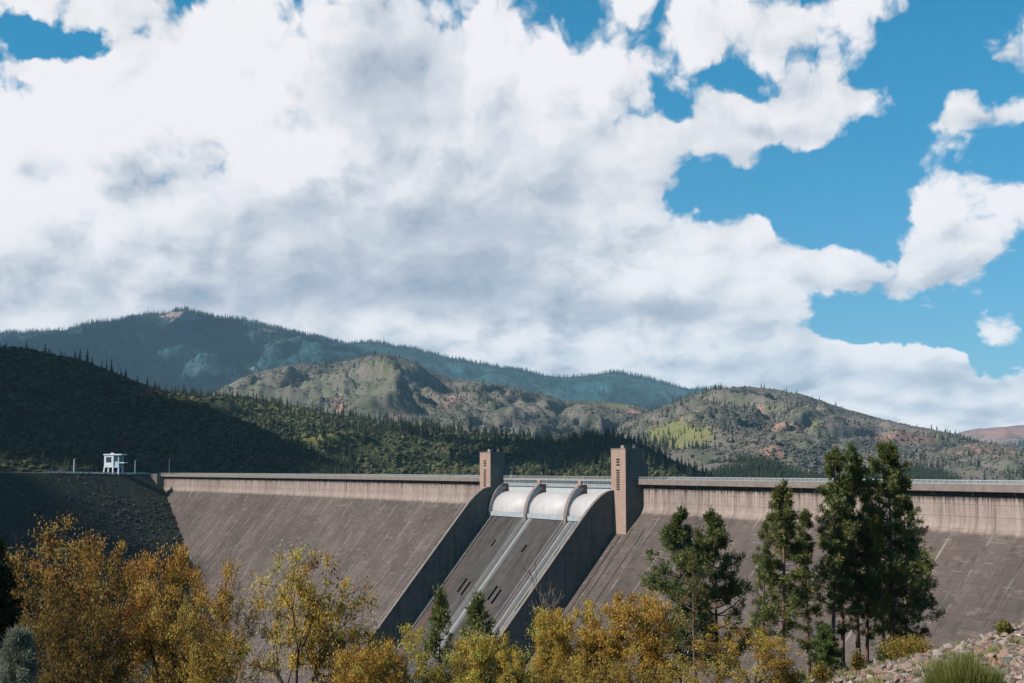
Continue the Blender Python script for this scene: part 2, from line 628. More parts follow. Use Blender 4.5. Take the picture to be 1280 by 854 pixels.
def mat_hill(name, a, b, c3, scale, green=(.16, .17, .03), red=(.33, .13, .09), fine=None, spot=(.03, .04, .025), spot_amt=.6):
    m, T = new_mat(name)
    p = objv(T)
    n1 = T.noise(p, scale, 5, .6)
    n2 = T.noise(p, scale * 5, 5, .65)
    n3 = T.noise(p, fine or scale * 26, 3, .6)
    c = T.mix(T.smooth(n1, .38, .62), a, b)
    c = T.mix(T.math('MULTIPLY', T.smooth(n2, .46, .66), .8), c, c3)
    c = T.mix(T.math('MULTIPLY', T.smooth(n3, .50, .62), spot_amt), c, spot)
    g = T.n('ShaderNodeAttribute', attribute_name='green').outputs['Fac']
    r = T.n('ShaderNodeAttribute', attribute_name='red').outputs['Fac']
    g = T.smooth(T.math('MULTIPLY_ADD', n2, .45, T.math('SUBTRACT', g, .22)), .15, .75)
    r = T.smooth(T.math('MULTIPLY_ADD', n2, 1.0, T.math('SUBTRACT', r, .5)), .25, .55)
    c = T.mix(T.math('MULTIPLY', g, .75), c, green)
    c = T.mix(T.math('MULTIPLY', r, .55), c, red)
    return finish(m, T, c, 1.0, n3, .5, .15 / scale * .02, .05)


M = {}
M['face'] = mat_concrete_face()
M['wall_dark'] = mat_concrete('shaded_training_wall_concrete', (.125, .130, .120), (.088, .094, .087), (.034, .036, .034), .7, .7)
M['tower'] = mat_concrete('tower_concrete', (.25, .175, .145), (.21, .15, .125), (.16, .115, .098), .4)
M['deck'] = mat_concrete('deck_concrete', (.16, .135, .12), (.12, .102, .092), (.06, .053, .05), .5)
M['pier'] = mat_concrete('pier_concrete', (.17, .125, .11), (.14, .11, .10), (.08, .066, .06), .5)
M['block'] = mat_concrete('pale_block_concrete', (.22, .20, .18), (.17, .155, .14), (.09, .085, .08), .5)
M['chute'] = mat_chute()
M['gate'] = mat_gate()
M['gate_frame'] = mat_simple('pale_grey_painted_steel', (.26, .29, .305), (.20, .23, .25), .6, .5)
M['gate_head'] = mat_simple('pale_gate_steel', (.30, .32, .335), (.26, .28, .295), .6, .5)
M['rail'] = mat_simple('galvanised_rail', (.38, .39, .40), (.28, .29, .30), .8, .45, .4)
M['steel'] = mat_simple('dark_bridge_steel', (.12, .125, .13), (.07, .075, .08), 1.0, .5, .3)
M['black'] = mat_simple('dark_opening', (.012, .012, .012), rough=.95, spec=.05)
M['louvre'] = mat_simple('dark_louvre_metal', (.035, .028, .026), rough=.7)
M['white'] = mat_simple('white_paint', (.60, .63, .66), (.50, .54, .58), 1.2, .5)
M['bluewhite'] = mat_simple('blue_grey_paint', (.33, .48, .56), (.26, .40, .48), 1.5, .5)
M['glass'] = mat_simple('dark_window_glass', (.03, .035, .04), rough=.1, spec=.6)
M['bark_dark'] = mat_simple('dark_oak_bark', (.028, .020, .016), (.055, .042, .034), 6, .95, spec=.1, bump=.6)
M['bark_pine'] = mat_simple('pine_bark', (.085, .055, .042), (.16, .105, .085), 5, .95, spec=.1, bump=.6)
M['bark_dead'] = mat_simple('dead_wood', (.16, .13, .115), (.10, .08, .07), 5, .95, spec=.1)
M['leaf_oak'] = mat_leaf('autumn_oak_leaves', [(0.0, (.11, .058, .022)), (.22, (.27, .155, .036)), (.5, (.44, .285, .052)), (.75, (.50, .375, .075)), (1.0, (.34, .34, .085))], .48)
M['needle'] = mat_leaf('pine_needles', [(0.0, (.028, .042, .022)), (.45, (.085, .105, .036)), (.8, (.17, .17, .048)), (1.0, (.25, .21, .065))], .34)
M['needle_grey'] = mat_leaf('grey_pine_needles', [(0.0, (.12, .145, .115)), (1.0, (.24, .27, .215))], .25)
M['grass'] = mat_leaf('grass_blades', [(0.0, (.06, .085, .018)), (.5, (.145, .165, .035)), (.8, (.23, .225, .06)), (1.0, (.34, .29, .11))], .35)
M['shrub_yellow'] = mat_leaf('yellow_shrub_leaves', [(0.0, (.10, .08, .015)), (.6, (.25, .19, .035)), (1.0, (.34, .25, .06))], .35)
M['hill_dark'] = mat_hill('dark_scrub_hillside', (.014, .016, .010), (.024, .025, .014), (.036, .032, .019), .010, red=(.12, .045, .03), green=(.13, .125, .045))
M['hill_mid'] = mat_hill('pine_and_scrub_hillside', (.028, .036, .018), (.050, .055, .026), (.10, .092, .045), .006, green=(.19, .18, .06))
M['hill_grey'] = mat_hill('bare_grey_brown_hillside', (.128, .110, .102), (.098, .094, .076), (.075, .082, .056), .0016, fine=.020, green=(.125, .128, .045), red=(.30, .155, .13), spot=(.055, .065, .045), spot_amt=.75)
M['hill_green'] = mat_hill('dark_forest_ridge', (.030, .048, .030), (.045, .06, .036), (.06, .065, .04), .004)
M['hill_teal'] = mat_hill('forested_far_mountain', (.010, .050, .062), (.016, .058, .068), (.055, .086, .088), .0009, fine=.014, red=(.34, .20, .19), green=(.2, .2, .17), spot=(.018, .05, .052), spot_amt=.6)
M['hill_purple'] = mat_hill('far_reddish_hill', (.20, .13, .13), (.15, .12, .11), (.10, .10, .08), .002, fine=.02, red=(.34, .15, .14))
M['scrub_dark'] = mat_random('dark_scrub_leaves', [(.007, .010, .006), (.018, .025, .012), (.042, .047, .020), (.060, .055, .027), (.012, .017, .009), (.034, .031, .016)])
M['scrub_mid'] = mat_random('mixed_scrub_leaves', [(.018, .028, .014), (.035, .045, .02), (.075, .078, .032), (.03, .038, .02), (.11, .10, .045)])
M['scrub_grey'] = mat_random('dry_scrub_leaves', [(.058, .066, .050), (.076, .078, .060), (.105, .094, .082), (.122, .106, .096), (.066, .072, .052)])
M['tree_dark'] = mat_random('dark_conifer_leaves', [(.014, .022, .015), (.022, .032, .018), (.034, .042, .02)])
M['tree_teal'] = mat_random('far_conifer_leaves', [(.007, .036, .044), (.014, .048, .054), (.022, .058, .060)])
M['soil'] = mat_simple('brown_hillside_soil', (.070, .045, .034), (.13, .086, .068), .35, .95, spec=.1, bump=.6)
M['valley'] = mat_simple('valley_ground', (.06, .06, .035), (.10, .085, .05), .02, .95, spec=.1)
M['riprap'] = mat_simple('dark_rock_fill', (.012, .017, .013), (.024, .028, .020), .30, .95, spec=.1, bump=.5)
M['rock_dark'] = mat_random('dark_rock', [(.010, .012, .012), (.020, .022, .020), (.034, .035, .032), (.014, .017, .016), (.075, .073, .07)])
M['rock'] = mat_random('broken_rock', [(.16, .10, .08), (.25, .165, .135), (.10, .105, .09), (.30, .22, .185), (.075, .088, .075), (.23, .11, .075), (.17, .155, .13), (.34, .29, .25)], .95, 3.0)
M['water'] = mat_simple('reservoir_water', (.02, .05, .06), rough=.15, spec=.5)
M['asphalt'] = mat_simple('road_asphalt', (.05, .05, .05), (.07, .068, .065), .5, .95)

# ================================================================== the dam
TH0, KAP, AX0, AY0 = R(-65.6466), 1 / 3559.4, 43.6047, 528.75


def axis(s):
    a = TH0 - KAP * s
    return (AX0 + (math.sin(TH0) - math.sin(a)) / KAP, AY0 - (math.cos(TH0) - math.cos(a)) / KAP, a)


def dam(s, d, z):
    """s along the crest (left to right), d downstream, z up"""
    x, y, a = axis(s)
    return (x + math.sin(a) * d, y - math.cos(a) * d, z)


def project(p):
    X, Y, Z = p[0], p[1], p[2] - CAMZ
    fw = Y * CP + Z * SP
    return 640 + F * X / fw, 427 - F * (-Y * SP + Z * CP) / fw


def s_at(px, d, z):
    lo, hi = -900.0, 320.0
    for _ in range(60):
        m = (lo + hi) / 2
        if project(dam(m, d, z))[0] < px:
            lo = m
        else:
            hi = m
    return (lo + hi) / 2


S_END_L = s_at(204, 0, -6)
TOW_D0, TOW_D1 = 0.5, 7.0
SR1 = s_at(782, TOW_D1, 0)            # right tower, its outer edge
SR0 = SR1 - 11.0
SL1 = s_at(613, TOW_D1, 0)            # left tower, its inner edge
SL0 = SL1 - 11.0
S_END_R = 300.0


def face_d(z):
    """downstream offset of the dam face at height z"""
    if z >= -10.0:
        return 0.0
    if z >= -14.0:
        t = (-10.0 - z) / 4.0
        return 4.0 * 0.8 * (t ** 2) * 0.5
    return 1.6 + 0.8 * (-14.0 - z)


dam_root = empty('dam', dam((SL1 + SR0) / 2, 0, -120))
tag(dam_root, 'huge curved concrete gravity dam with central spillway and two towers', 'dam')
INV = Matrix.Translation(-Vector(dam_root.location))


def dpart(mb_or_me, name, mat, parent=None, smooth=False, recalc=True):
    """build a part whose vertices are given in world space, parented under the dam"""
    if isinstance(mb_or_me, MB):
        me = mesh_from(name, mb_or_me.v, mb_or_me.f, mat, smooth, mb_or_me.uv)
    else:
        me = mb_or_me
    if recalc:
        bm = bmesh.new()
        bm.from_mesh(me)
        bmesh.ops.recalc_face_normals(bm, faces=bm.faces)
        bm.to_mesh(me)
        bm.free()
    o = link_mesh(name, me, None, parent or dam_root)
    if parent is None:
        me.transform(INV)
    else:
        me.transform(INV)            # sub-parts sit under parts that stay at the root's origin
    return o


def extrude_profile(mb, prof, s0, s1, off=0.0, nseg=1, uvfn=None, cap=True):
    """closed (d,z) profile swept along the crest from s0 to s1"""
    n = len(prof)
    vs, uv = [], []
    arc = [0.0]
    for i in range(1, n):
        arc.append(arc[-1] + math.hypot(prof[i][0] - prof[i - 1][0], prof[i][1] - prof[i - 1][1]))
    for k in range(nseg + 1):
        s = s0 + (s1 - s0) * k / nseg
        for i, (d, z) in enumerate(prof):
            vs.append(dam(s, d + off, z))
            uv.append(uvfn(s, d, z) if uvfn else (s, -arc[i]))
    f = []
    for k in range(nseg):
        for i in range(n):
            j = (i + 1) % n
            f.append((k * n + i, k * n + j, (k + 1) * n + j, (k + 1) * n + i))
    if cap:
        f.append(tuple(range(n)))
        f.append(tuple(nseg * n + i for i in range(n - 1, -1, -1)))
    mb.add(vs, f, uv)


FZ = [-2.4, -6, -10, -11, -12, -13, -14, -25, -45, -70, -95, -121]
FACE = [(face_d(z), z) for z in FZ]


def face_uv(s, d, z):
    v = -z if z > -14 else 14 + (-14 - z) * 1.28
    return (s, -v)


def monoliths(s0, s1, step=15.24):
    n = max(1, round((s1 - s0) / step))
    for i in range(n):
        a = s0 + (s1 - s0) * i / n
        b = s0 + (s1 - s0) * (i + 1) / n
        mb = MB()
        prof = FACE + [(-9.0, -121), (-9.0, -2.4)]
        extrude_profile(mb, prof, a + 0.04, b - 0.04, rng.uniform(-.10, .10), 1, face_uv)
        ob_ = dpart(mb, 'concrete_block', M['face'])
        at_b = ob_.data.attributes.new('bu', 'FLOAT', 'POINT')
        half = len(ob_.data.vertices) // 2
        at_b.data.foreach_set('value', [-1.0] * half + [1.0] * half)


monoliths(S_END_L, SL0 - 0.02)
monoliths(SR1 + 0.02, S_END_R)
# solid core behind the blocks, so that no light comes through the joints
for a, b in ((S_END_L + .5, SL0 - .1), (SR1 + .1, S_END_R - .5)):
    mb = MB()
    extrude_profile(mb, [(d - .6, z) for d, z in FACE] + [(-8.4, -121), (-8.4, -2.6)], a, b, 0, 24, face_uv)
    dpart(mb, 'core_wall', M['wall_dark'])

# crest deck with overhanging fascia, and railing
for (a, b) in ((S_END_L - 2, SL0 - .3), (SR1 + .3, S_END_R)):
    mb = MB()
    extrude_profile(mb, [(2.1, -.95), (2.1, -2.75), (1.6, -2.9), (.05, -2.38), (-9.4, -2.38), (-9.4, -1.0), (-9.2, -.95)], a, b, 0, 40)
    dpart(mb, 'crest_deck', M['deck'])
    for d in (1.9, -9.2):
        rl = MB()
        for z0, z1, w in ((-.14, 0.0, .13), (-.52, -.44, .08), (-.93, -.80, .16)):
            extrude_profile(rl, [(d - w, z0), (d + w, z0), (d + w, z1), (d - w, z1)], a, b, 0, 40)
        r = dpart(rl, 'railing', M['rail'])
        ps = MB()
        n = int((b - a) / 2.4)
        for i in range(n + 1):
            s = a + (b - a) * i / n
            s = min(max(s, a + .1), b - .1)
            ps.box(s - .07, s + .07, d - .06, d + .06, -.945, -.02, dam)
        tag(dpart(ps, 'rail_posts', M['rail'], r), kind='stuff')
    # small bracket corbels under the deck at every joint
    nb = max(1, round((b - a) / 15.24))
    for i in range(nb):
        s = a + (b - a) * (i + .5) / nb
        cb = MB()
        cb.hexa([dam(s - .3, .12, -3.9), dam(s + .3, .12, -3.9), dam(s + .3, .3, -3.9), dam(s - .3, .3, -3.9),
                 dam(s - .3, .12, -2.75), dam(s + .3, .12, -2.75), dam(s + .3, .95, -2.75), dam(s - .3, .95, -2.75)])
        dpart(cb, 'corbel', M['deck'])

# end block at the left abutment
mb = MB()
mb.hexa([dam(S_END_L - 20, -9, -30), dam(S_END_L - .2, -9, -30), dam(S_END_L - .2, 5.0, -30), dam(S_END_L - 20, 5.0, -30),
         dam(S_END_L - 20, -9, -.6), dam(S_END_L - .2, -9, -.6), dam(S_END_L - .2, 5.0, -.6), dam(S_END_L - 20, 5.0, -.6)])
dpart(mb, 'abutment_block', M['block'])


# ---- sheets with openings
def holed_sheet(us, vs, holes, fn, depth, uvfn=None):
    """grid of quads in (u, v); cells listed in holes become recesses of the given depth (w < 0)"""
    mb = MB()
    for i in range(len(us) - 1):
        for j in range(len(vs) - 1):
            c = [(us[i], vs[j]), (us[i + 1], vs[j]), (us[i + 1], vs[j + 1]), (us[i], vs[j + 1])]
            uv = [uvfn(*q) if uvfn else q for q in c]
            if (i, j) in holes:
                v = [fn(q[0], q[1], 0) for q in c] + [fn(q[0], q[1], -depth) for q in c]
                mb.add(v, [(0, 1, 5, 4), (1, 2, 6, 5), (2, 3, 7, 6), (3, 0, 4, 7), (4, 5, 6, 7)], uv + uv)
            else:
                mb.add([fn(q[0], q[1], 0) for q in c], [(0, 1, 2, 3)], uv)
    return mb


# ---- towers
def tower(s0, s1, zbase):
    ztop = 10.0
    w = s1 - s0
    lv = []
    z = 6.6
    for k in range(3):
        lv.append((z - .62, z))
        z -= 1.0
    z -= 1.0
    for k in range(9):
        lv.append((z - .55, z))
        z -= .86
    us = [s0, s0 + w * .36, s0 + w * .60, s1]
    vs = sorted({zbase, ztop} | {round(q, 3) for p in lv for q in p})
    holes = {(1, vs.index(round(a, 3))) for a, b in lv}
    mb = holed_sheet(us, vs, holes, lambda u, v, q: dam(u, TOW_D1 + q, v), .8, lambda u, v: (u, v))
    D0, D1 = TOW_D0 - .5, TOW_D1
    for q in ([(s1, D1, zbase), (s1, D0, zbase), (s1, D0, ztop), (s1, D1, ztop)], [(s0, D0, zbase), (s0, D1, zbase), (s0, D1, ztop), (s0, D0, ztop)],
              [(s0, D0, zbase), (s1, D0, zbase), (s1, D0, ztop), (s0, D0, ztop)], [(s0, D0, ztop), (s1, D0, ztop), (s1, D1, ztop), (s0, D1, ztop)]):
        mb.add([dam(*p) for p in q], [(0, 1, 2, 3)], [(p[0] + p[1], p[2]) for p in q])
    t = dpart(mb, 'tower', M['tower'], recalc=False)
    t.data.materials.append(M['wall_dark'])           # dark wall concrete puts shade into the colour of flanks, rear and top
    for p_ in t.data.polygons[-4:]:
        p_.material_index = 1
    for a, b in lv:
        lb = MB()
        for k in range(3):
            zz = a + (b - a) * (k + .2) / 3
            lb.box(us[1] + .03, us[2] - .03, TOW_D1 - .62, TOW_D1 - .25, zz, zz + .07, dam)
        dpart(lb, 'louvre', M['louvre'], t)
    cp = MB()
    cp.box(s0 - .12, s1 + .12, D0 - .12, D1 + .12, ztop + .003, ztop + .35, dam)
    dpart(cp, 'tower_cap', M['deck'], t)
    # roof equipment
    eq = MB()
    eq.box(s0 + w * .35, s0 + w * .55, 3.6, 5.0, ztop + .35, ztop + 1.5, dam)
    dpart(eq, 'roof_vent', M['block'], t)
    for k in range(2):
        an = MB()
        q = s0 + w * (.75 + .12 * k)
        an.box(q - .09, q + .09, 2.2, 2.4, ztop + .35, ztop + 1.7, dam)
        dpart(an, 'roof_post', M['rail'], t)
    sh = MB()                                     # small lean-to on the upstream side
    sh.box(s0 + .5, s1 - .5, D0 - 2.6, D0 - .003, -1.0, 4.8, dam)
    dpart(sh, 'stair_housing', M['wall_dark'], t)
    return t


tower(SL0, SL1, -24)
tower(SR0, SR1, -24)
# flat buttress base that the towers stand on, down the face
for a, b in ((SL0 + .15, SL1 - .15), (SR0 + .15, SR1 - .15)):
    mb = MB()
    prof = [(6.4, -13)] + [(max(6.4, face_d(z) + .05), z) for z in (-18, -20.5, -45, -90, -121)] + [(-8, -121), (-8, -13)]
    extrude_profile(mb, prof, a, b, 0, 1, face_uv)
    dpart(mb, 'buttress', M['face'])

# ---- spillway
SPW = SR0 - SL1


def chute_d(z):
    return face_d(z) + 1.2 if z < -16 else 7.0 * 0 + (face_d(-16) + 1.2) * 1.0


# crest profile of the spillway: ogee running into the slope
CH = [(3.0, -15.3), (5.0, -15.6), (6.2, -16.3), (7.4, -17.6), (8.9, -19.4)]
CH += [(8.9 + .8 * h, -19.4 - h) for h in (4, 8, 9, 12, 14.2, 18, 24, 27, 29.5, 36, 45, 60, 80, 101)]
chs = [0.0]
for i in range(1, len(CH)):
    chs.append(chs[-1] + math.hypot(CH[i][0] - CH[i - 1][0], CH[i][1] - CH[i - 1][1]))


def ch_pt(v):
    v = min(max(v, 0), chs[-1])
    for i in range(1, len(chs)):
        if v <= chs[i]:
            t = (v - chs[i - 1]) / (chs[i] - chs[i - 1])
            return (CH[i - 1][0] + (CH[i][0] - CH[i - 1][0]) * t, CH[i - 1][1] + (CH[i][1] - CH[i - 1][1]) * t)
    return CH[-1]


def chute_fn(u, v, w):
    d, z = ch_pt(v)
    return dam(SL1 + u, d + w * .78, z + w * .62)


def on_chute(px, py):
    """u, v on the chute seen at a pixel"""
    best = None
    for v in np.linspace(5, 110, 211):
        d, z = ch_pt(v)
        s = s_at(px, d, z)
        e = abs(project(dam(s, d, z))[1] - py)
        if best is None or e < best[0]:
            best = (e, s - SL1, v)
    return best[1], best[2]


slots = []
for px, py, n in ((617, 679, 1), (655, 685, 1), (697, 689, 1), (580, 734, 2), (618, 743, 2), (653, 752, 1)):
    u, v = on_chute(px, py)
    if n == 1:
        slots.append((u, v, .8, 1.8 if py < 700 else 4.5))
    else:
        slots.append((u - 2.6, v - .6, 1.0, 3.4))
        slots.append((u + 2.6, v + .6, 1.0, 3.4))
us = sorted({0.0, SPW} | {q for u, v, w, h in slots for q in (u - w, u + w)})
vs_ = sorted(set(chs) | {q for u, v, w, h in slots for q in (v - h, v + h)})


def in_slot(i, j):
    cu, cv = (us[i] + us[i + 1]) / 2, (vs_[j] + vs_[j + 1]) / 2
    return any(abs(cu - u) < w and abs(cv - v) < h for u, v, w, h in slots)


holes = {(i, j) for i in range(len(us) - 1) for j in range(len(vs_) - 1) if in_slot(i, j)}
mb2 = MB()
k = 0
for i in range(len(us) - 1):
    for j in range(len(vs_) - 1):
        if (i, j) not in holes:
            c = [(us[i], vs_[j]), (us[i + 1], vs_[j]), (us[i + 1], vs_[j + 1]), (us[i], vs_[j + 1])]
            mb2.add([chute_fn(*q, 0) for q in c], [(0, 1, 2, 3)], [(q[0], -q[1]) for q in c])
chute = dpart(mb2, 'spillway_chute', M['chute'], recalc=False)
for u, v, w, h in slots:
    ob = MB()
    c = [(u - w, v - h), (u + w, v - h), (u + w, v + h), (u - w, v + h)]
    ob.add([chute_fn(*q, 0) for q in c] + [chute_fn(*q, -2.5) for q in c],
           [(0, 1, 5, 4), (1, 2, 6, 5), (2, 3, 7, 6), (3, 0, 4, 7), (4, 5, 6, 7)])
    dpart(ob, 'outlet_slot', M['black'], chute, recalc=False)
# body under the chute
mb = MB()
extrude_profile(mb, [(d - 3.2, z - 1) for d, z in CH] + [(-9, -121), (-9, -16.4)], SL1 + .05, SR0 - .05, 0, 1)
dpart(mb, 'spillway_body', M['wall_dark'])
# kerbs along the foot of the left wall
for u0 in (.9, 3.0):
    mb = MB()
    for j in range(len(chs) - 1):
        p = [(u0, chs[j]), (u0 + .55, chs[j]), (u0 + .55, chs[j + 1]), (u0, chs[j + 1])]
        mb.hexa([chute_fn(*q, .02) for q in p] + [chute_fn(*q, .55) for q in p])
    dpart(mb, 'chute_kerb', M['block'], chute)

# training walls: convex top curve running into the slope
WT = [(7.0, -5.0), (8.6, -5.2), (10.4, -5.9), (12.4, -7.2), (14.6, -9.1), (17.0, -11.6), (19.8, -15.0)]
WT += [(19.8 + .8 * h, -15.0 - h) for h in (6, 15, 24, 33, 42, 51, 60, 70, 80, 92, 105)]


def training_wall(s0, s1, name_extra=None):
    # panels between vertical joints
    ds = [7.05, 16.5, 27, 38, 49, 60, 71, 84, 98]
    root = None
    for a, b in zip(ds[:-1], ds[1:]):
        top = [(d, z) for d, z in WT if a < d < b]

        def zt(dd):
            for q in range(1, len(WT)):
                if dd <= WT[q][0]:
                    t = (dd - WT[q - 1][0]) / (WT[q][0] - WT[q - 1][0])
                    return WT[q - 1][1] + (WT[q][1] - WT[q - 1][1]) * t
            return WT[-1][1]
        prof = [(a + .05, zt(a))] + top + [(b - .05, zt(b))]
        zlow = -121.0
        prof = prof + [(b - .05, max(zlow, -16 - (b - 0) / .8 - 4)), (a + .05, max(zlow, -16 - a / .8 - 4))]
        mb = MB()
        j = rng.uniform(-.10, .10)
        extrude_profile(mb, prof, s0 + j, s1 + j, 0, 1, lambda s, d, z: (d + s, z))
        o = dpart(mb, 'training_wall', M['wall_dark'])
        # haunch at the joint: a wedge that thickens the foot of the panel
        zb = zt(b) - 5.0
        for (sa, sgn) in ((s1 + j, 1),):
            wd = MB()
            t_ = .3 * sgn
            pts = [(b - 6.5, zb - 12 - 6), (b - .1, zb), (b - .1, zb - 22), (b - 6.5, zb - 24)]
            wd.hexa([dam(sa - .05, *p) for p in pts] + [dam(sa + t_, *p) for p in pts], [(p[0], p[1]) for p in pts] * 2)
            dpart(wd, 'wall_haunch', M['wall_dark'], o)
    # coping along the top
    cp = MB()
    for (d0, z0), (d1, z1) in zip(WT[:-1], WT[1:]):
        cp.hexa([dam(s0 - .2, d0, z0 - .3), dam(s1 + .2, d0, z0 - .3), dam(s1 + .2, d1, z1 - .3), dam(s0 - .2, d1, z1 - .3),
                 dam(s0 - .2, d0, z0 + .12), dam(s1 + .2, d0, z0 + .12), dam(s1 + .2, d1, z1 + .12), dam(s0 - .2, d1, z1 + .12)])
    dpart(cp, 'wall_coping', M['deck'])


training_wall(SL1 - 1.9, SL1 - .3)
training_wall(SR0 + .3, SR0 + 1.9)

# piers and drum gates
PIT = SPW / 3.0
PW_ = 2.3
PIER = [(-6, -3.3), (1.4, -3.3), (2.8, -4.2), (4.6, -6.0), (6.1, -8.4), (7.2, -11.0), (7.9, -13.4), (8.2, -15.6), (8.2, -19), (-6, -22)]
for i in range(0, 4):
    c = SL1 + PIT * i
    a, b = c - PW_ / 2, c + PW_ / 2
    if i == 0:
        a, b = SL1 + .05, SL1 + 1.4
    if i == 3:
        a, b = SR0 - 1.4, SR0 - .05
    mb = MB()
    extrude_profile(mb, PIER, a, b, 0, 1, lambda s, d, z: (d + s, z))
    p = dpart(mb, 'pier', M['pier'])
    if i in (1, 2):
        cl = MB()
        cl.box(c - 1.3, c + 1.3, -3.5, 1.6, -3.28, -1.72, dam)
        dpart(cl, 'bridge_seat', M['tower'], p)
        nose = MB()                                # steel plated nose on the right hand side of the pier
        pr = [(d + .02, z) for d, z in PIER[2:8]]
        q = [(d - 2.6, z - .6) for d, z in reversed(pr)]
        extrude_profile(nose, pr + q, b + .003, b + .12, 0, 1)
        dpart(nose, 'side_plate', M['gate_frame'], p)
    if i == 0:
        nose = MB()
        pr = [(d + .02, z) for d, z in PIER[2:8]]
        q = [(d - 3.2, z - .6) for d, z in reversed(pr)]
        extrude_profile(nose, pr + q, b + .003, b + .12, 0, 1)
        dpart(nose, 'side_plate', M['gate_frame'], p)
for i in range(3):
    a = SL1 + PIT * i + (1.55 if i == 0 else PW_ / 2 + .15)
    b = SL1 + PIT * (i + 1) - (1.45 if i == 2 else PW_ / 2 + .03)
    prof = []
    for k in range(13):                            # convex drum skin
        t = k / 12
        ang = R(82) * (1 - t) + R(-8) * t
        prof.append((-1.4 + 8.2 * math.cos(ang), -14.9 + 8.2 * math.sin(ang)))
    zt0 = prof[0][1]
    mb = MB()
    extrude_profile(mb, prof + [(-4, prof[-1][1]), (-4, zt0)], a, b, 0, 1)
    g = dpart(mb, 'drum_gate', M['gate'], smooth=False)
    for p_ in g.data.polygons:
        p_.use_smooth = abs(p_.normal.z) < .999 and len(p_.vertices) == 4
    fr = MB()
    fr.box(a, b, -3.0, -1.0, zt0 + .02, -3.4, dam)
    dpart(fr, 'gate_head', M['gate_head'], g)
    sl = MB()
    sl.box(a - .1, b + .1, 5.6, 7.6, -17.2, -15.45, dam)
    dpart(sl, 'gate_sill', M['gate_frame'], g)
    for q in (a + .15, b - .55):
        ss = MB()
        extrude_profile(ss, [(d + .10, z) for d, z in prof] + [(d - .25, z) for d, z in reversed(prof)], q, q + .4, 0, 1)
        dpart(ss, 'side_seal', M['gate_frame'], g)

# bridge over the spillway
mb = MB()
extrude_profile(mb, [(1.2, -.95), (1.2, -1.45), (-9, -1.45), (-9, -.95)], SL1 + .05, SR0 - .05, 0, 6)
br = dpart(mb, 'spillway_bridge', M['block'])
gd = MB()
for z0, z1 in ((-1.75, -1.47), (-3.28, -3.0)):
    extrude_profile(gd, [(.9, z0), (1.15, z0), (1.15, z1), (.9, z1)], SL1 + .06, SR0 - .06, 0, 6)
dpart(gd, 'girder', M['gate_frame'], br)
n = 66
for i in range(n):
    s = SL1 + .4 + (SPW - .8) * i / (n - 1)
    tb = MB()
    tb.box(s - .10, s + .10, .92, 1.12, -3.0, -1.75, dam)
    if i < n - 1:
        s2 = SL1 + .4 + (SPW - .8) * (i + 1) / (n - 1)
        q0, q1 = ((s, -2.98), (s2, -1.77)) if i % 2 else ((s, -1.77), (s2, -2.98))
        tb.hexa([dam(q0[0] - .1, .96, q0[1]), dam(q0[0] + .1, .96, q0[1]), dam(q0[0] + .1, 1.06, q0[1]), dam(q0[0] - .1, 1.06, q0[1]),
                 dam(q1[0] - .1, .96, q1[1]), dam(q1[0] + .1, .96, q1[1]), dam(q1[0] + .1, 1.06, q1[1]), dam(q1[0] - .1, 1.06, q1[1])])
    dpart(tb, 'lattice_bar', M['gate_frame'], br)
rl = MB()
for z0, z1, w in ((-.16, 0.0, .14), (-.55, -.45, .1)):
    extrude_profile(rl, [(1.0 - w, z0), (1.0 + w, z0), (1.0 + w, z1), (1.0 - w, z1)], SL1 + .05, SR0 - .05, 0, 6)
for i in range(56):
    s = SL1 + .3 + (SPW - .6) * i / 55
    rl.box(s - .08, s + .08, .93, 1.07, -.94, -.03, dam)
dpart(rl, 'bridge_railing', M['rail'], br)
bk = MB()
bk.box(SL1 + .1, SR0 - .1, -9.0, -8.6, -3.4, -1.5, dam)
dpart(bk, 'rear_girder', M['steel'], br)

# grooved service channel down the face beside the right tower
for ds_, w in ((1.2, .9), (4.6, .5), (9.5, .7)):
    mb = MB()
    zz = [-21.5 if ds_ < 2 else -18.5, -40, -70, -110]
    for z0, z1 in zip(zz[:-1], zz[1:]):
        mb.hexa([dam(SR1 - 6 + ds_ * 1.7, face_d(z0) - .1, z0), dam(SR1 - 6 + ds_ * 1.7 + w, face_d(z0) - .1, z0), dam(SR1 - 6 + ds_ * 1.7 + w, face_d(z1) - .1, z1), dam(SR1 - 6 + ds_ * 1.7, face_d(z1) - .1, z1),
                 dam(SR1 - 6 + ds_ * 1.7, face_d(z0) + .35, z0), dam(SR1 - 6 + ds_ * 1.7 + w, face_d(z0) + .35, z0), dam(SR1 - 6 + ds_ * 1.7 + w, face_d(z1) + .35, z1), dam(SR1 - 6 + ds_ * 1.7, face_d(z1) + .35, z1)])
    dpart(mb, 'face_rib', M['face'])
print('spillway', SL1, SR0, 'left end', S_END_L, project(dam(S_END_L, 0, 0)), dam(S_END_L, 0, 0))

# ================================================================== terrain
def interp(pts, x):
    xs = [p[0] for p in pts]
    return [np.interp(x, xs, [p[k] for p in pts]) for k in range(1, len(pts[0]))]


def smooth1(a, k):
    ker = np.ones(k) / k
    return np.convolve(np.pad(a, k // 2, mode='edge'), ker, mode='valid')[:len(a)]


GRIDS = {}


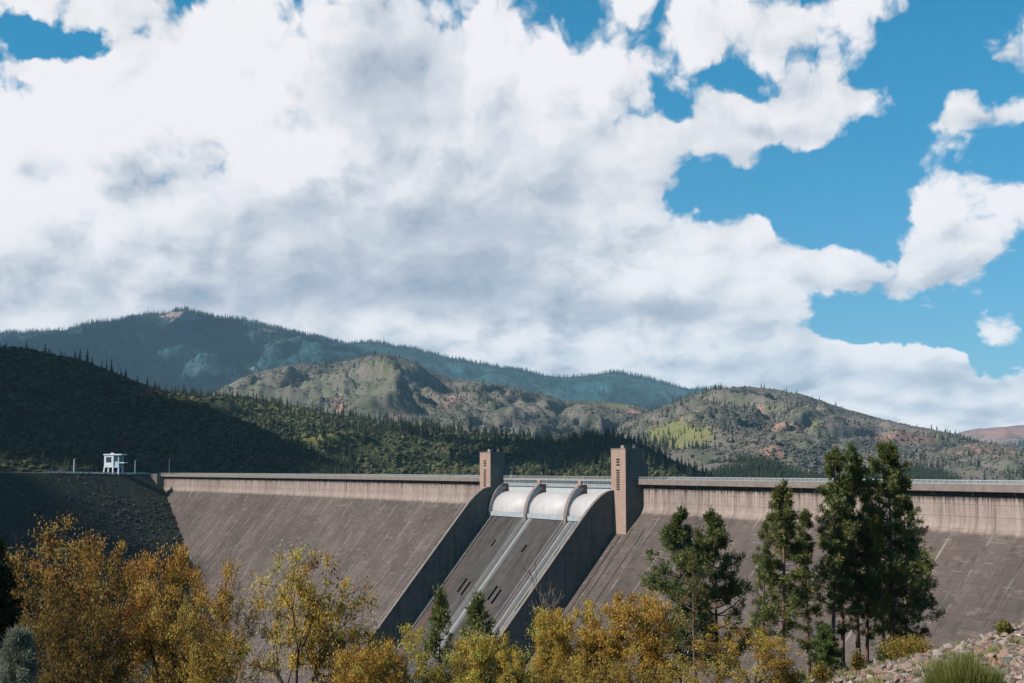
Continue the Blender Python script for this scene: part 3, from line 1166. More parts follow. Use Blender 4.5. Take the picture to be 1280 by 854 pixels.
def ridge(name, key, sky, Yc, Yb, zb, mat, step=6, rows=70, amp=.25, nscale=None, crest_noise=.006, shape=1.0, green=(), red=(), seed=0.0, sm=5):
    """A range of hills whose skyline runs through the given (px, py) points.
    Yc: distance of the crest (number or [(px, Y)]), Yb: distance of its foot, zb: height of the foot."""
    px = np.arange(sky[0][0], sky[-1][0] + step, step, dtype=float)
    py = smooth1(interp(sky, px)[0], sm)
    yc = np.full_like(px, float(Yc)) if not isinstance(Yc, list) else interp(Yc, px)[0]
    yb = np.full_like(px, float(Yb)) if not isinstance(Yb, list) else interp(Yb, px)[0]
    a = (px - 640) / F
    b = (427 - py) / F
    tx = a / (CP - b * SP)                        # X per Y at the crest
    tz = (SP + b * CP) / (CP - b * SP)
    zc = CAMZ + tz * yc
    t = np.concatenate([np.linspace(0, 1, rows), 1 + np.linspace(0, 1, 14)[1:] * .8])
    T_, I = np.meshgrid(t, np.arange(len(px)), indexing='ij')
    Y = yb[I] + (yc[I] - yb[I]) * T_
    X = tx[I] * Y
    up = np.clip(T_, 0, 1) ** shape
    z = zb + (zc[I] - zb) * up
    back = np.clip(T_ - 1, 0, None)
    z = z - (zc[I] - zb) * back * 1.1
    L = nscale or (np.mean(yc) - np.mean(yb)) * .35
    H = np.maximum(zc[I] - zb, 10)
    wx = fbm(X / L * .7 + seed, Y / L * .7, 3) * .5
    wy = fbm(X / L * .7 - seed, Y / L * .7 + 7, 3) * .5
    rr = ridged(X / L + wx + seed, Y / (L * 1.8) + wy, 6, .52)
    env = np.clip(np.sin(np.pi * np.clip(T_, 0, 1)), 0, 1) ** .8 + .25 * back
    z = z + H * amp * env * (rr - .45) * 1.6
    # small roughness on the skyline
    z = z + H * crest_noise * fbm(X / (L * .10), Y / (L * .10), 3) * (T_ > .3)
    z = np.where(T_ > 0.02, z, np.minimum(z, zb))
    # keep the front slope below the line of sight to the crest
    lim = CAMZ + (zc[I] - CAMZ) / yc[I] * Y
    z = np.where(T_ < 1, np.minimum(z, lim - H * .004), z)
    nr, nc = z.shape
    V = np.stack([X, Y, z], -1).reshape(-1, 3)
    idx = np.arange(nr * nc).reshape(nr, nc)
    Fc = np.stack([idx[:-1, :-1], idx[:-1, 1:], idx[1:, 1:], idx[1:, :-1]], -1).reshape(-1, 4)
    fw = V[:, 1] * CP + (V[:, 2] - CAMZ) * SP
    qx = 640 + F * V[:, 0] / fw
    qy = 427 - F * (-V[:, 1] * SP + (V[:, 2] - CAMZ) * CP) / fw
    g = np.zeros(len(V))
    r = np.zeros(len(V))
    for arr, lst in ((g, green), (r, red)):
        for (cx, cy, rx, ry, am) in lst:
            arr += am * np.exp(-((qx - cx) / rx) ** 2 - ((qy - cy) / ry) ** 2)
    me = mesh_from(name, V, Fc, mat, True, None, {'green': g, 'red': r})
    o = link_mesh(name, me)
    tag(o, kind='structure')
    GRIDS[key] = (X, Y, z, qx.reshape(nr, nc), qy.reshape(nr, nc), rows)
    return o


ZG = -121.0
# --- far mountains
ridge('mountain', 'teal2', [(380, 470), (410, 440), (440, 429), (470, 429), (520, 437), (560, 447), (600, 456), (650, 463), (700, 472), (730, 471), (770, 465), (800, 471), (840, 483), (870, 487), (905, 484), (960, 505), (1050, 560), (1090, 590)],
      13500, 9000, 0, M['hill_teal'], 4, 60, .22, 1700, .012, seed=3.1)
ridge('mountain', 'teal1', [(-260, 440), (-160, 425), (-80, 424), (0, 419), (30, 417), (60, 414), (90, 411), (120, 403), (145, 400), (170, 397), (195, 394), (205, 390), (222, 388), (236, 388), (250, 392), (266, 397), (285, 399), (300, 399), (315, 403), (330, 408), (360, 415), (400, 424), (440, 434), (470, 447), (520, 465), (580, 500), (640, 560), (660, 590)],
      11500, 6800, 0, M['hill_teal'], 4, 80, .30, 1500, .010, red=[(228, 392, 26, 7, 2.0), (335, 412, 22, 5, .7), (130, 425, 40, 4, .3)],
      green=[(170, 420, 30, 6, .6), (300, 465, 40, 12, .8), (215, 445, 30, 7, .4)], seed=1.7)
ridge('hill', 'purple', [(1150, 570), (1180, 548), (1210, 537), (1250, 534), (1280, 531), (1340, 527), (1420, 530), (1500, 560), (1520, 590)], 9500, 7000, -20, M['hill_purple'], 5, 40, .2, 700, .01, red=[(1260, 540, 60, 8, .5)], seed=5.0)
ridge('hill', 'teal3', [(1225, 580), (1245, 563), (1270, 556), (1300, 552), (1350, 548), (1420, 560), (1450, 590)], 7600, 6400, -20, M['hill_teal'], 5, 30, .2, 500, .01, seed=8.0)
# --- bare grey brown hills
ridge('hill', 'grey', [(150, 560), (200, 530), (235, 508), (270, 490), (300, 473), (335, 462), (370, 455), (407, 457), (440, 449), (470, 443), (489, 442), (516, 453), (540, 466), (563, 473), (614, 479), (650, 486), (672, 491), (704, 501), (750, 502), (790, 506), (829, 517), (870, 540), (910, 570), (930, 590)],
      5600, 3300, -30, M['hill_grey'], 3, 110, .34, 620, .008, green=[(480, 460, 35, 12, .55), (770, 506, 50, 6, .6), (560, 500, 20, 20, .3)],
      red=[(424, 505, 6, 12, 1.0), (445, 512, 10, 4, 1.0), (560, 500, 16, 14, .55), (790, 515, 12, 4, .9), (400, 494, 3, 2, .9), (500, 520, 20, 8, .5), (475, 455, 20, 3, .4)], seed=2.3)
ridge('hill', 'right', [(720, 575), (760, 540), (800, 520), (830, 509), (860, 496), (890, 487), (930, 483), (960, 486), (1000, 493), (1050, 510), (1100, 524), (1150, 535), (1190, 542), (1220, 552), (1280, 566), (1350, 585), (1380, 595)],
      4900, 2500, -34, M['hill_grey'], 3, 120, .34, 560, .008, green=[(850, 543, 34, 12, 2.2), (830, 552, 24, 9, 1.6), (1015, 530, 10, 4, 1.0), (1060, 557, 20, 4, .6), (970, 580, 40, 8, .4)],
      red=[(950, 513, 6, 8, .7), (980, 535, 26, 6, .8), (858, 523, 10, 3, .9), (965, 565, 16, 6, 1.0), (1130, 548, 60, 12, .55), (1090, 565, 30, 6, .4)], seed=9.4)
ridge('hill', 'redhill', [(1110, 590), (1140, 578), (1170, 565), (1200, 557), (1230, 553), (1260, 557), (1300, 563), (1360, 572), (1420, 590)], 3700, 2300, -34, M['hill_grey'], 4, 60, .25, 400, .008, red=[(1210, 562, 40, 8, .7), (1255, 565, 30, 6, .4)], seed=6.1)
ridge('hill', 'green1', [(860, 597), (885, 583), (905, 577), (940, 573), (965, 578), (990, 588), (1010, 594), (1040, 600)], 2900, 2200, -36, M['hill_green'], 4, 36, .2, 260, .01, seed=2.9)
ridge('hill', 'green2', [(1070, 600), (1090, 592), (1115, 588), (1145, 589), (1175, 595), (1200, 601)], 2750, 2200, -36, M['hill_green'], 4, 30, .2, 240, .01, seed=4.9)
# --- dark hills behind the dam
ridge('hill', 'mid', [(60, 500), (120, 490), (180, 487), (230, 493), (270, 495), (310, 497), (345, 503), (380, 511), (420, 520), (458, 525), (500, 532), (555, 539), (600, 542), (640, 546), (680, 552), (711, 554), (735, 549), (760, 548), (785, 552), (805, 559), (829, 571), (860, 586), (890, 599)],
      [(60, 2300), (400, 2250), (700, 2100), (760, 1800), (890, 1700)], [(60, 1500), (400, 1300), (890, 1150)], -34, M['hill_mid'], 3, 90, .30, 270, .01,
      green=[(360, 520, 40, 10, 1.0), (405, 545, 30, 10, .9), (320, 508, 40, 5, .9), (530, 582, 50, 8, .6), (700, 570, 40, 14, .35), (440, 560, 20, 6, .5)], seed=7.7)
ridge('hill', 'left', [(-260, 415), (-150, 424), (-60, 428), (0, 434), (50, 440), (100, 451), (150, 471), (200, 489), (250, 506), (300, 526), (345, 547), (390, 568), (430, 585), (450, 592)],
      [(-260, 1750), (0, 1600), (250, 1350), (450, 1250)], [(-260, 900), (100, 1015), (150, 1085), (195, 1150), (240, 1160), (450, 1140)], -6, M['hill_dark'], 3, 90, .22, 230, .01,
      green=[(40, 480, 60, 8, .25), (130, 500, 60, 5, .2)], red=[(152, 556, 9, 5, 1.2), (168, 562, 14, 3, .7), (90, 530, 40, 6, .25)], seed=1.1)

# --- base sheet and reservoir
me = mesh_from('ground', [(-12000, -2000, ZG - 1), (12000, -2000, ZG - 1), (12000, 19000, ZG - 1), (-12000, 19000, ZG - 1)], [(0, 1, 2, 3)], M['valley'])
tag(link_mesh('ground', me), kind='structure')
wpts = [dam(s, -9.5, -35) for s in np.linspace(S_END_L - 200, S_END_R, 20)]
wpts += [(3000, 300, -35), (6000, 4000, -35), (4000, 9000, -35), (-4000, 9000, -35), (-3500, 2600, -35)]
me = mesh_from('reservoir', wpts, [tuple(range(len(wpts)))], M['water'])
tag(link_mesh('reservoir', me), kind='structure')

# --- left abutment: rock-fill embankment under the road
end0 = dam(S_END_L, 0, 0)
NC, NR = 90, 60


def contact(t):
    """line where the embankment meets the dam face: t = 0 at the crest, 1 deep down"""
    z = -12.0 - 109 * t
    lo, hi = S_END_L - 30, S_END_L + 420
    for _ in range(40):
        m = (lo + hi) / 2
        q = project(dam(m, face_d(z), z))
        if q[0] < 205 + .37 * (q[1] - 612):
            lo = m
        else:
            hi = m
    return Vector(dam(lo, face_d(z) - .3, z))


def emb(u, t):
    """u = 0 at the dam, 1 far left; t = 0 at the road edge, 1 at the bottom"""
    top0 = Vector(dam(S_END_L - 18, 2.0, -1.2))
    top1 = at(-260, 596, 760)
    top1.z = .6
    top = top0.lerp(top1, u)
    top.z = -.9 + 1.5 * min(u * 3, 1)
    c0 = contact(t)
    k = min(t / .12, 1)
    start = top0.lerp(contact(.0), k) if t < .12 else c0
    start = top0.lerp(c0, min(t / .06, 1))
    bot1 = top1 + Vector((60 * t, -180 * t, -122 * t))
    p = start.lerp(bot1, u)
    lin = top.lerp(top0.lerp(contact(1), 1).lerp(top1 + Vector((60, -180, -122)), u), t)
    w = (1 - u) ** 2
    return p * w + lin * (1 - w)


V, Fc = [], []
for j in range(NR + 1):
    for i in range(NC + 1):
        u, t = (i / NC) ** 1.3, j / NR
        p = emb(u, t)
        if 0 < i and j > 1:
            q = fbm(np.array([p.x / 9.0]), np.array([p.y / 9.0 + p.z / 5]), 4)[0]
            p = p + Vector((0, -.5, .6)) * q * min(1, i / 3)
        V.append(p)
for j in range(NR):
    for i in range(NC):
        a = j * (NC + 1) + i
        Fc.append((a, a + 1, a + NC + 2, a + NC + 1))
me = mesh_from('embankment', V, Fc, M['riprap'], True)
emb_o = tag(link_mesh('embankment', me), kind='structure')
# flat road bench behind the embankment edge
rd = [emb((i / 40) ** 1.3, 0) for i in range(41)]
V = [p + Vector((0, 0, -.02)) for p in rd] + [p + Vector((20, 95, -.02)) for p in rd]
me = mesh_from('road', V, [(i, i + 1, 42 + i, 41 + i) for i in range(40)], M['asphalt'])
tag(link_mesh('road', me), kind='structure')


# --- near hillside
CPTS = np.array([
    (0, 0, 1.2), (-30, 0, 0.5), (30, 0, 2.5), (0, -40, 6), (-40, -40, 5), (50, -40, 9), (0, 12, -2.6), (-10, 30, -7), (12, 30, -5.6), (-40, 30, -5),
    (-45, 90, -13), (-20, 90, -15), (0, 92, -15.5), (-70, 70, -9), (-90, 100, -12), (10, 60, -11), (16, 60, -8.4), (12, 75, -11.5),
    (22.5, 62, -7.0), (27, 75, -7.1), (34.5, 95, -7.3), (30, 97, -9.4), (26.5, 103, -11.4), (25, 112, -12.8), (21.5, 114, -13.9), (14, 112, -15.5), (5, 112, -17),
    (50, 95, -2.5), (60, 60, -1), (80, 20, 4), (45, 30, 0), (95, 120, -4),
    (40, 112, -11), (46, 135, -20), (34, 128, -19), (25, 135, -23), (5, 140, -30), (-40, 140, -32), (-90, 150, -34), (60, 150, -24), (75, 200, -36), (120, 170, -12), (150, 210, -8),
    (0, 200, -55), (-80, 210, -60), (40, 220, -56), (100, 270, -52), (170, 240, -10), (190, 150, 4), (210, 260, 0),
    (0, 280, -95), (-100, 290, -100), (60, 300, -90), (130, 330, -60), (190, 320, -10), (-180, 120, -25), (-180, 250, -80), (-160, 0, -2), (-170, 60, -12)], dtype=float)


def _rbf_fit():
    P = CPTS[:, :2]
    d = np.linalg.norm(P[:, None] - P[None], axis=-1)
    n = len(P)
    K = d
    A = np.zeros((n + 3, n + 3))
    A[:n, :n] = K + np.eye(n) * .2
    A[:n, n] = 1
    A[:n, n + 1:] = P
    A[n, :n] = 1
    A[n + 1:, :n] = P.T
    b = np.concatenate([CPTS[:, 2], np.zeros(3)])
    return np.linalg.solve(A, b)


_rw = _rbf_fit()


def gz(x, y):
    x = np.asarray(x, dtype=float)
    y = np.asarray(y, dtype=float)
    n = len(CPTS)
    d = np.sqrt((x[..., None] - CPTS[:, 0]) ** 2 + (y[..., None] - CPTS[:, 1]) ** 2)
    return d @ _rw[:n] + _rw[n] + _rw[n + 1] * x + _rw[n + 2] * y + .22 * fbm(x / 5.0, y / 5.0, 4)


gx = np.arange(-200, 221, 2.0)
gy = np.arange(-60, 345, 2.0)
GX, GY = np.meshgrid(gx, gy)
GZ = np.maximum(gz(GX, GY), ZG)
V = np.stack([GX, GY, GZ], -1).reshape(-1, 3)
# leave the part under the dam out
idx = np.arange(len(V)).reshape(GX.shape)
Fc = np.stack([idx[:-1, :-1], idx[:-1, 1:], idx[1:, 1:], idx[1:, :-1]], -1).reshape(-1, 4)
me = mesh_from('hillside', V, Fc, M['soil'], True)
hillside = tag(link_mesh('hillside', me), kind='structure')


# ================================================================== scattered vegetation (uncountable) by geometry nodes
def blob_mesh(name, mat, seed, sub=2, jag=.35, flat=1.0, spikes=False):
    bm = bmesh.new()
    bmesh.ops.create_icosphere(bm, subdivisions=sub, radius=.5)
    r = random.Random(seed)
    for v in bm.verts:
        v.co *= 1 + r.uniform(-jag, jag)
        v.co.z *= flat
        v.co.z += .38
    me = bpy.data.meshes.new(name)
    bm.to_mesh(me)
    bm.free()
    me.materials.append(mat)
    return me


def conifer_mesh(name, mat, seed, tiers=9, n=7, width=.17, bare=.08):
    """ragged unit-height conifer, ~150 faces"""
    r = random.Random(seed)
    mb = MB()
    mb.tube([(0, 0, 0), (0, 0, .95)], [.016, .004], 4)
    for t in range(tiers):
        f = t / (tiers - 1)
        z = bare + (1 - bare) * f * .93
        rad = width * (1 - f) ** .75 * r.uniform(.75, 1.15) + .012
        for k in range(n):
            a = 2 * math.pi * (k + r.random() * .8) / n + t
            rr = rad * r.uniform(.55, 1.2)
            w = .55 * rr + .012
            c, s = math.cos(a), math.sin(a)
            tip = (c * rr, s * rr, z - rr * r.uniform(.05, .5))
            top = (0, 0, z + .085 + .03 * r.random())
            l = (c * rr * .55 - s * w, s * rr * .55 + c * w, z - .015)
            q = (c * rr * .55 + s * w, s * rr * .55 - c * w, z - .015)
            mb.add([top, l, tip, q], [(0, 1, 2), (0, 2, 3)])
    return mesh_from(name, mb.v, mb.f, mat)


def scatter(name, pts, scl, rot, sources, parent=None):
    """one object whose points carry instances of the source meshes"""
    me = bpy.data.meshes.new(name)
    N = len(pts)
    me.vertices.add(N)
    me.vertices.foreach_set('co', np.asarray(pts, dtype=np.float32).ravel())
    for nm, dat, typ, key in (('scl', scl, 'FLOAT_VECTOR', 'vector'), ('rot', rot, 'FLOAT_VECTOR', 'vector')):
        a = me.attributes.new(nm, typ, 'POINT')
        a.data.foreach_set(key, np.asarray(dat, dtype=np.float32).ravel())
    a = me.attributes.new('pick', 'INT', 'POINT')
    a.data.foreach_set('value', rng.integers(0, len(sources), N).astype(np.int32))
    me.update()
    o = link_mesh(name, me, None, parent)
    ng = bpy.data.node_groups.new(name + '_nodes', 'GeometryNodeTree')
    ng.interface.new_socket('Geometry', in_out='INPUT', socket_type='NodeSocketGeometry')
    ng.interface.new_socket('Geometry', in_out='OUTPUT', socket_type='NodeSocketGeometry')
    nd = ng.nodes
    gi, go = nd.new('NodeGroupInput'), nd.new('NodeGroupOutput')
    mp = nd.new('GeometryNodeMeshToPoints')
    ip = nd.new('GeometryNodeInstanceOnPoints')
    jn = nd.new('GeometryNodeJoinGeometry')
    for m_ in sources:
        so = bpy.data.objects.new(m_.name, m_)
        oi = nd.new('GeometryNodeObjectInfo')
        oi.inputs['Object'].default_value = so
        oi.inputs['As Instance'].default_value = True
        ng.links.new(oi.outputs['Geometry'], jn.inputs[0])

    def attr(nm, typ):
        q = nd.new('GeometryNodeInputNamedAttribute')
        q.data_type = typ
        q.inputs['Name'].default_value = nm
        return q.outputs[0]
    ng.links.new(gi.outputs[0], mp.inputs['Mesh'])
    ng.links.new(mp.outputs[0], ip.inputs['Points'])
    ng.links.new(jn.outputs[0], ip.inputs['Instance'])
    ip.inputs['Pick Instance'].default_value = True
    ng.links.new(attr('pick', 'INT'), ip.inputs['Instance Index'])
    e2r = nd.new('FunctionNodeEulerToRotation')
    ng.links.new(attr('rot', 'FLOAT_VECTOR'), e2r.inputs[0])
    ng.links.new(e2r.outputs[0], ip.inputs['Rotation'])
    ng.links.new(attr('scl', 'FLOAT_VECTOR'), ip.inputs['Scale'])
    ng.links.new(ip.outputs[0], go.inputs[0])
    md = o.modifiers.new('scatter', 'NODES')
    md.node_group = ng
    o['kind'] = 'stuff'
    return o


def on_grid(key, N, tmin=.05, tmax=1.0, pxr=(-60, 1340), pyr=(-1e9, 1e9), bias=1.0, dens=None):
    """random points on a ridge's front slope"""
    X, Y, z, qx, qy, rows = GRIDS[key]
    nr, nc = z.shape
    t = (tmin + (tmax - tmin) * rng.random(N) ** bias) * (rows - 1)
    i = rng.random(N) * (nc - 1.001)
    t = np.clip(t, 0, nr - 1.01)
    a, b = t.astype(int), i.astype(int)
    fa, fb = t - a, i - b

    def bl(A):
        return (A[a, b] * (1 - fa) + A[a + 1, b] * fa) * (1 - fb) + (A[a, b + 1] * (1 - fa) + A[a + 1, b + 1] * fa) * fb
    P = np.stack([bl(X), bl(Y), bl(z)], -1)
    x_, y_ = bl(qx), bl(qy)
    k = (x_ > pxr[0]) & (x_ < pxr[1]) & (y_ > pyr[0]) & (y_ < pyr[1])
    if dens is not None:
        k &= rng.random(N) < dens(P, x_, y_)
    return P[k], x_[k], y_[k]


def put(name, P, lo, hi, flat, sources, tall=False, sink=.1):
    N = len(P)
    s = lo + (hi - lo) * rng.random(N) ** 1.6
    sc = np.stack([s * rng.uniform(.8, 1.25, N), s * rng.uniform(.8, 1.25, N), s * flat * rng.uniform(.75, 1.25, N)], -1)
    if tall:
        sc = np.stack([s, s, s], -1) * np.stack([rng.uniform(.8, 1.3, N)] * 2 + [np.ones(N)], -1)
    rt = np.stack([np.zeros(N), np.zeros(N), rng.random(N) * 6.28], -1)
    P = P - np.stack([np.zeros(N), np.zeros(N), s * sink], -1)
    return scatter(name, P, sc, rt, sources)


def clump(P, L, lo, hi, seed):
    n = fbm(P[:, 0] / L + seed, P[:, 1] / L, 4)
    return np.clip((n - lo) / (hi - lo), 0, 1)


B_dark = [blob_mesh('scrub', M['scrub_dark'], k, 1, .30) for k in range(4)]
B_mid = [blob_mesh('scrub', M['scrub_mid'], 10 + k, 1, .30) for k in range(4)]
B_grey = [blob_mesh('scrub', M['scrub_grey'], 20 + k, 1, .25) for k in range(3)]
C_dark = [conifer_mesh('conifer', M['tree_dark'], 30 + k, 9, 7, w) for k, w in enumerate((.15, .18, .21, .13))]
C_teal = [conifer_mesh('conifer', M['tree_teal'], 40 + k, 6, 5, w) for k, w in enumerate((.17, .21))]

P, x, y = on_grid('left', 26000, .02, 1.0, (-60, 460), dens=lambda P, x, y: (.25 + .75 * clump(P, 60, -.35, .35, 1.0)) * (((x - 152) / 11) ** 2 + ((y - 555) / 6) ** 2 > 1))
put('hillside_scrub', P, 2.2, 6.5, .75, B_dark)
P, x, y = on_grid('left', 1700, .03, 1.0, (-60, 460), dens=lambda P, x, y: .2 + clump(P, 110, 0.0, .5, 4.0))
put('hillside_conifers', P, 6, 13, 1, C_dark, True, .02)
P, x, y = on_grid('mid', 34000, .05, 1.0, (100, 900), dens=lambda P, x, y: .30 + .7 * clump(P, 90, -.3, .4, 2.0))
put('hillside_scrub', P, 3.0, 8.0, .75, B_mid)
P, x, y = on_grid('mid', 6500, .1, 1.0, (100, 900), dens=lambda P, x, y: .10 + clump(P, 160, -.15, .35, 6.0) + .5 * (y < 545) * (x > 400))
put('hillside_conifers', P, 8, 19, 1, C_dark, True, .02)
for key, n, pr in (('grey', 60000, (200, 930)), ('right', 65000, (730, 1340)), ('redhill', 9000, (1110, 1340))):
    P, x, y = on_grid(key, n, .1, 1.0, pr, dens=lambda P, x, y: (.12 + .88 * clump(P, 300, -.25, .45, 3.0)) * (((x - 848) / 36) ** 2 + ((y - 546) / 14) ** 2 > 1))
    put('hillside_scrub', P, 3.5, 8.0, .75, B_grey)
    P, x, y = on_grid(key, n // 13, .1, 1.0, pr, dens=lambda P, x, y: clump(P, 420, .02, .4, 8.0))
    put('hillside_conifers', P, 11, 24, 1, C_dark, True, .02)
for key in ('green1', 'green2'):
    P, x, y = on_grid(key, 2600, .05, 1.0)
    put('hillside_conifers', P, 10, 20, 1, C_dark, True, .02)
for key, n in (('teal1', 60000), ('teal2', 30000), ('teal3', 2500)):
    P, x, y = on_grid(key, n, .35, 1.0, dens=lambda P, x, y: (.15 + .85 * clump(P, 700, -.3, .3, 5.0)) * (((x - 228) / 24) ** 2 + ((y - 392) / 7) ** 2 > 1))
    put('mountain_forest', P, 18, 44, 1, C_teal, True, .02)
    P, x, y = on_grid(key, n // 14, .985, 1.0, dens=lambda P, x, y: .25 + clump(P, 500, -.2, .3, 2.0))
    put('mountain_forest', P, 24, 52, 1, C_teal, True, .02)

# rocks and scrub on the embankment
N = 9000
u_, t_ = rng.random(N) ** 1.2, rng.random(N)
P = np.array([emb(a, .10 + .9 * b) for a, b in zip(u_, t_)])
RK = [blob_mesh('stone', M['rock_dark'], 60 + k, 1, .28, .8) for k in range(3)]
put('embankment_rocks', P, .7, 2.6, .8, RK)
P = np.array([emb(a, .015 + .09 * b) for a, b in zip(rng.random(500), rng.random(500))])
put('embankment_scrub', P, 1.0, 2.6, .6, B_dark)

# ================================================================== foreground trees
def rand_unit(r):
    v = r.normal(size=3)
    return v / np.linalg.norm(v)


def leaf_quads(C, size, r, up=.3, aspect=1.5, droop=0.0):
    """random little rhombic leaves at the points C"""
    N = len(C)
    n = r.normal(size=(N, 3))
    n[:, 2] += up
    n /= np.linalg.norm(n, axis=1)[:, None]
    a = r.normal(size=(N, 3))
    a -= (a * n).sum(1)[:, None] * n
    a /= np.linalg.norm(a, axis=1)[:, None]
    b = np.cross(n, a)
    s = (size * r.uniform(.6, 1.35, N))[:, None]
    return np.stack([C - a * s * aspect * .5, C + b * s * .45, C + a * s * aspect * .5, C - b * s * .45], 1)


def segs_mesh(name, segs, mat, nsides=5):
    """segs: list of (points, radii) tubes"""
    mb = MB()
    for p, rr in segs:
        mb.tube(p, rr, nsides if rr[0] > .03 else 3, False)
    return mesh_from(name, mb.v, mb.f, mat, True)


def oak_proto(seed, H=11.0, spread=1.0, density=1.0, open_=.0, lean=0.0):
    r = np.random.default_rng(seed)
    segs, tips = [], []

    def grow(p, d, L, rad, lev):
        n = 4
        pts, rads = [p], [rad]
        q = p.copy()
        dd = d.copy()
        for i in range(n):
            dd = dd + r.normal(size=3) * .13 + np.array([0, 0, .06 if lev > 0 else .0])
            dd /= np.linalg.norm(dd)
            q = q + dd * L / n
            pts.append(q.copy())
            rads.append(max(rad * (1 - .36 * (i + 1) / n), .011))
            if lev >= 2 and i >= 1 and r.random() < .55:
                tips.append((q.copy(), dd.copy(), lev))
            if lev in (1, 2, 3) and i in (1, 2) and r.random() < .65:
                side = rand_unit(r)
                nd = dd * .55 + side * .75
                nd /= np.linalg.norm(nd)
                grow(q.copy(), nd, L * r.uniform(.45, .65), rads[-1] * .5, lev + 1)
        segs.append((pts, rads))
        if lev >= 4 or L < .45:
            tips.append((q, dd, lev))
            return
        k = 2 if lev else r.integers(3, 5)
        if lev in (1, 2) and r.random() < .5:
            k = 3
        ph = r.random() * 6.28
        for j in range(k):
            an = ph + j * 6.28 / k + r.normal() * .3
            tilt = r.uniform(.35, .62) * spread if lev else r.uniform(.35, .75) * spread
            u = np.cross(dd, [0.3, .2, 1.0])
            u /= np.linalg.norm(u) + 1e-6
            w = np.cross(dd, u)
            nd = dd * math.cos(tilt) + (u * math.cos(an) + w * math.sin(an)) * math.sin(tilt)
            grow(q.copy(), nd, L * r.uniform(.66, .84), rads[-1] * r.uniform(.62, .8), lev + 1)

    grow(np.array([0., 0, -1.2]), np.array([lean, 0, 1.0]) / math.hypot(lean, 1), H * .28, H * .024, 0)
    C = []
    for p, d, lev in tips:
        n = int(44 * density * (r.random() ** 2.2 * 3.2 + .05))
        if r.random() < open_:
            n = n // 6
        c = p + d * .12 + r.normal(size=(n, 3)) * np.array([.24, .24, .17]) * r.uniform(.6, 1.3)
        C.append((c, np.clip(r.normal(.52, .24) + r.normal(size=n) * .09, 0, 1)))
        for _ in range(2):
            e = p + d * .25 + r.normal(size=3) * .28
            segs.append(([p, (p + e) / 2 + r.normal(size=3) * .04, e], [.011, .009, .006]))
    pos = np.concatenate([c for c, _ in C])
    tint = np.concatenate([t for _, t in C])
    zs = pos[:, 2]
    ext = (pos[:, 0].min(), pos[:, 0].max(), zs.max())
    wood = segs_mesh('branches', segs, M['bark_dark'], 6)
    leaves = quads_mesh('foliage', leaf_quads(pos, .085, r), M['leaf_oak'], tint)
    return wood, leaves, ext


OAKS = [oak_proto(101, 11, 1.15, .85, .15), oak_proto(102, 11, 1.25, .8, .3), oak_proto(103, 10, 1.0, 1.3), oak_proto(104, 11, 1.3, .8, .3, .12), oak_proto(105, 10.5, 1.1, 1.15, .1)]


def ground_at(px, Y):
    x = (px - 640) / F * Y
    return x, float(gz(np.array([x]), np.array([Y]))[0])


def place_oak(k, px, top, width, Y, color, label, rot=0.0, name='oak_tree', group='autumn trees in the foreground'):
    wood, leaves, ext = OAKS[k]
    x, z0 = ground_at(px, Y)
    zt = at(px, top, Y).z
    h = zt - z0
    sz = h / ext[2]
    sx = (width / F * Y) / (ext[1] - ext[0])
    o = empty(name, (x, Y, z0), rot)
    o.scale = (sx, sx, sz)
    b = link_mesh('branches', wood, None, o)
    f = link_mesh('foliage', leaves, None, o)
    f.color = color + (1,)
    tag(o, label, 'tree', group)
    return o


OR, YE, YG, DK, BR = (1.0, .90, .95), (1.10, 1.14, 1.05), (1.0, 1.14, 1.10), (.40, .37, .42), (.72, .62, .72)  # BR and DK darken leaves to put the left corner's shade in colour
G_OAK = 'autumn trees in the foreground'
place_oak(0, 62, 640, 190, 84, BR, 'dark brown-orange leafed tree, the leftmost broadleaf in the foreground', .4)
place_oak(4, 158, 664, 180, 92, BR, 'rusty orange tree below the rock embankment, second broadleaf from the left', 2.1)
place_oak(2, 212, 672, 130, 98, (.95, .78, .8), 'orange-topped tree in front of the dam face lower left corner', 4.0)
place_oak(1, 270, 686, 150, 90, OR, 'sparse orange tree with pinkish top, just left of the yellow one', 1.0)
place_oak(3, 355, 674, 235, 80, YE, 'open yellow tree with forked dark trunk before the left dam face', .3)
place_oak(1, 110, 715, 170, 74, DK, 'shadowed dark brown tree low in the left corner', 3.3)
place_oak(3, 235, 745, 190, 70, (.85, .85, .8), 'low olive-brown tree under the orange-topped trees', 5.2)
place_oak(1, 435, 772, 130, 82, OR, 'low thin orange-brown tree at the foot of the left spillway wall', 5.0)
place_oak(4, 520, 776, 140, 86, YG, 'yellow-green tree left of the two small pines', .9)
place_oak(2, 592, 784, 130, 80, YG, 'yellow-green tree beneath the two small pines', 2.7)
place_oak(2, 676, 752, 105, 88, YE, 'golden tree below the leafless tree at the spillway foot', 1.9)
place_oak(4, 745, 742, 130, 92, (1.0, .95, .9), 'dense golden tree right of the leafless tree', 3.0)
place_oak(2, 815, 734, 150, 90, (1.0, .92, .85), 'largest dense golden-orange tree in front of the pines', 5.5)
place_oak(0, 925, 776, 110, 92, (1.0, .98, .9), 'small golden tree under the pair of rounded pines', 1.2)
place_oak(2, 472, 796, 120, 76, (1.0, .95, 1.0), 'low golden tree at the foot of the left spillway wall, beside the orange-brown one', 3.9)
place_oak(4, 630, 806, 120, 72, (.95, .95, .9), 'low golden bushy tree at the bottom centre edge', 4.4)
place_oak(0, 880, 815, 120, 76, (.95, 1.0, 1.0), 'low golden bushy tree right of the largest golden tree', 2.2)
place_oak(1, 760, 800, 160, 74, (.95, .95, .9), 'low golden tree at the bottom edge below the largest one', .5)


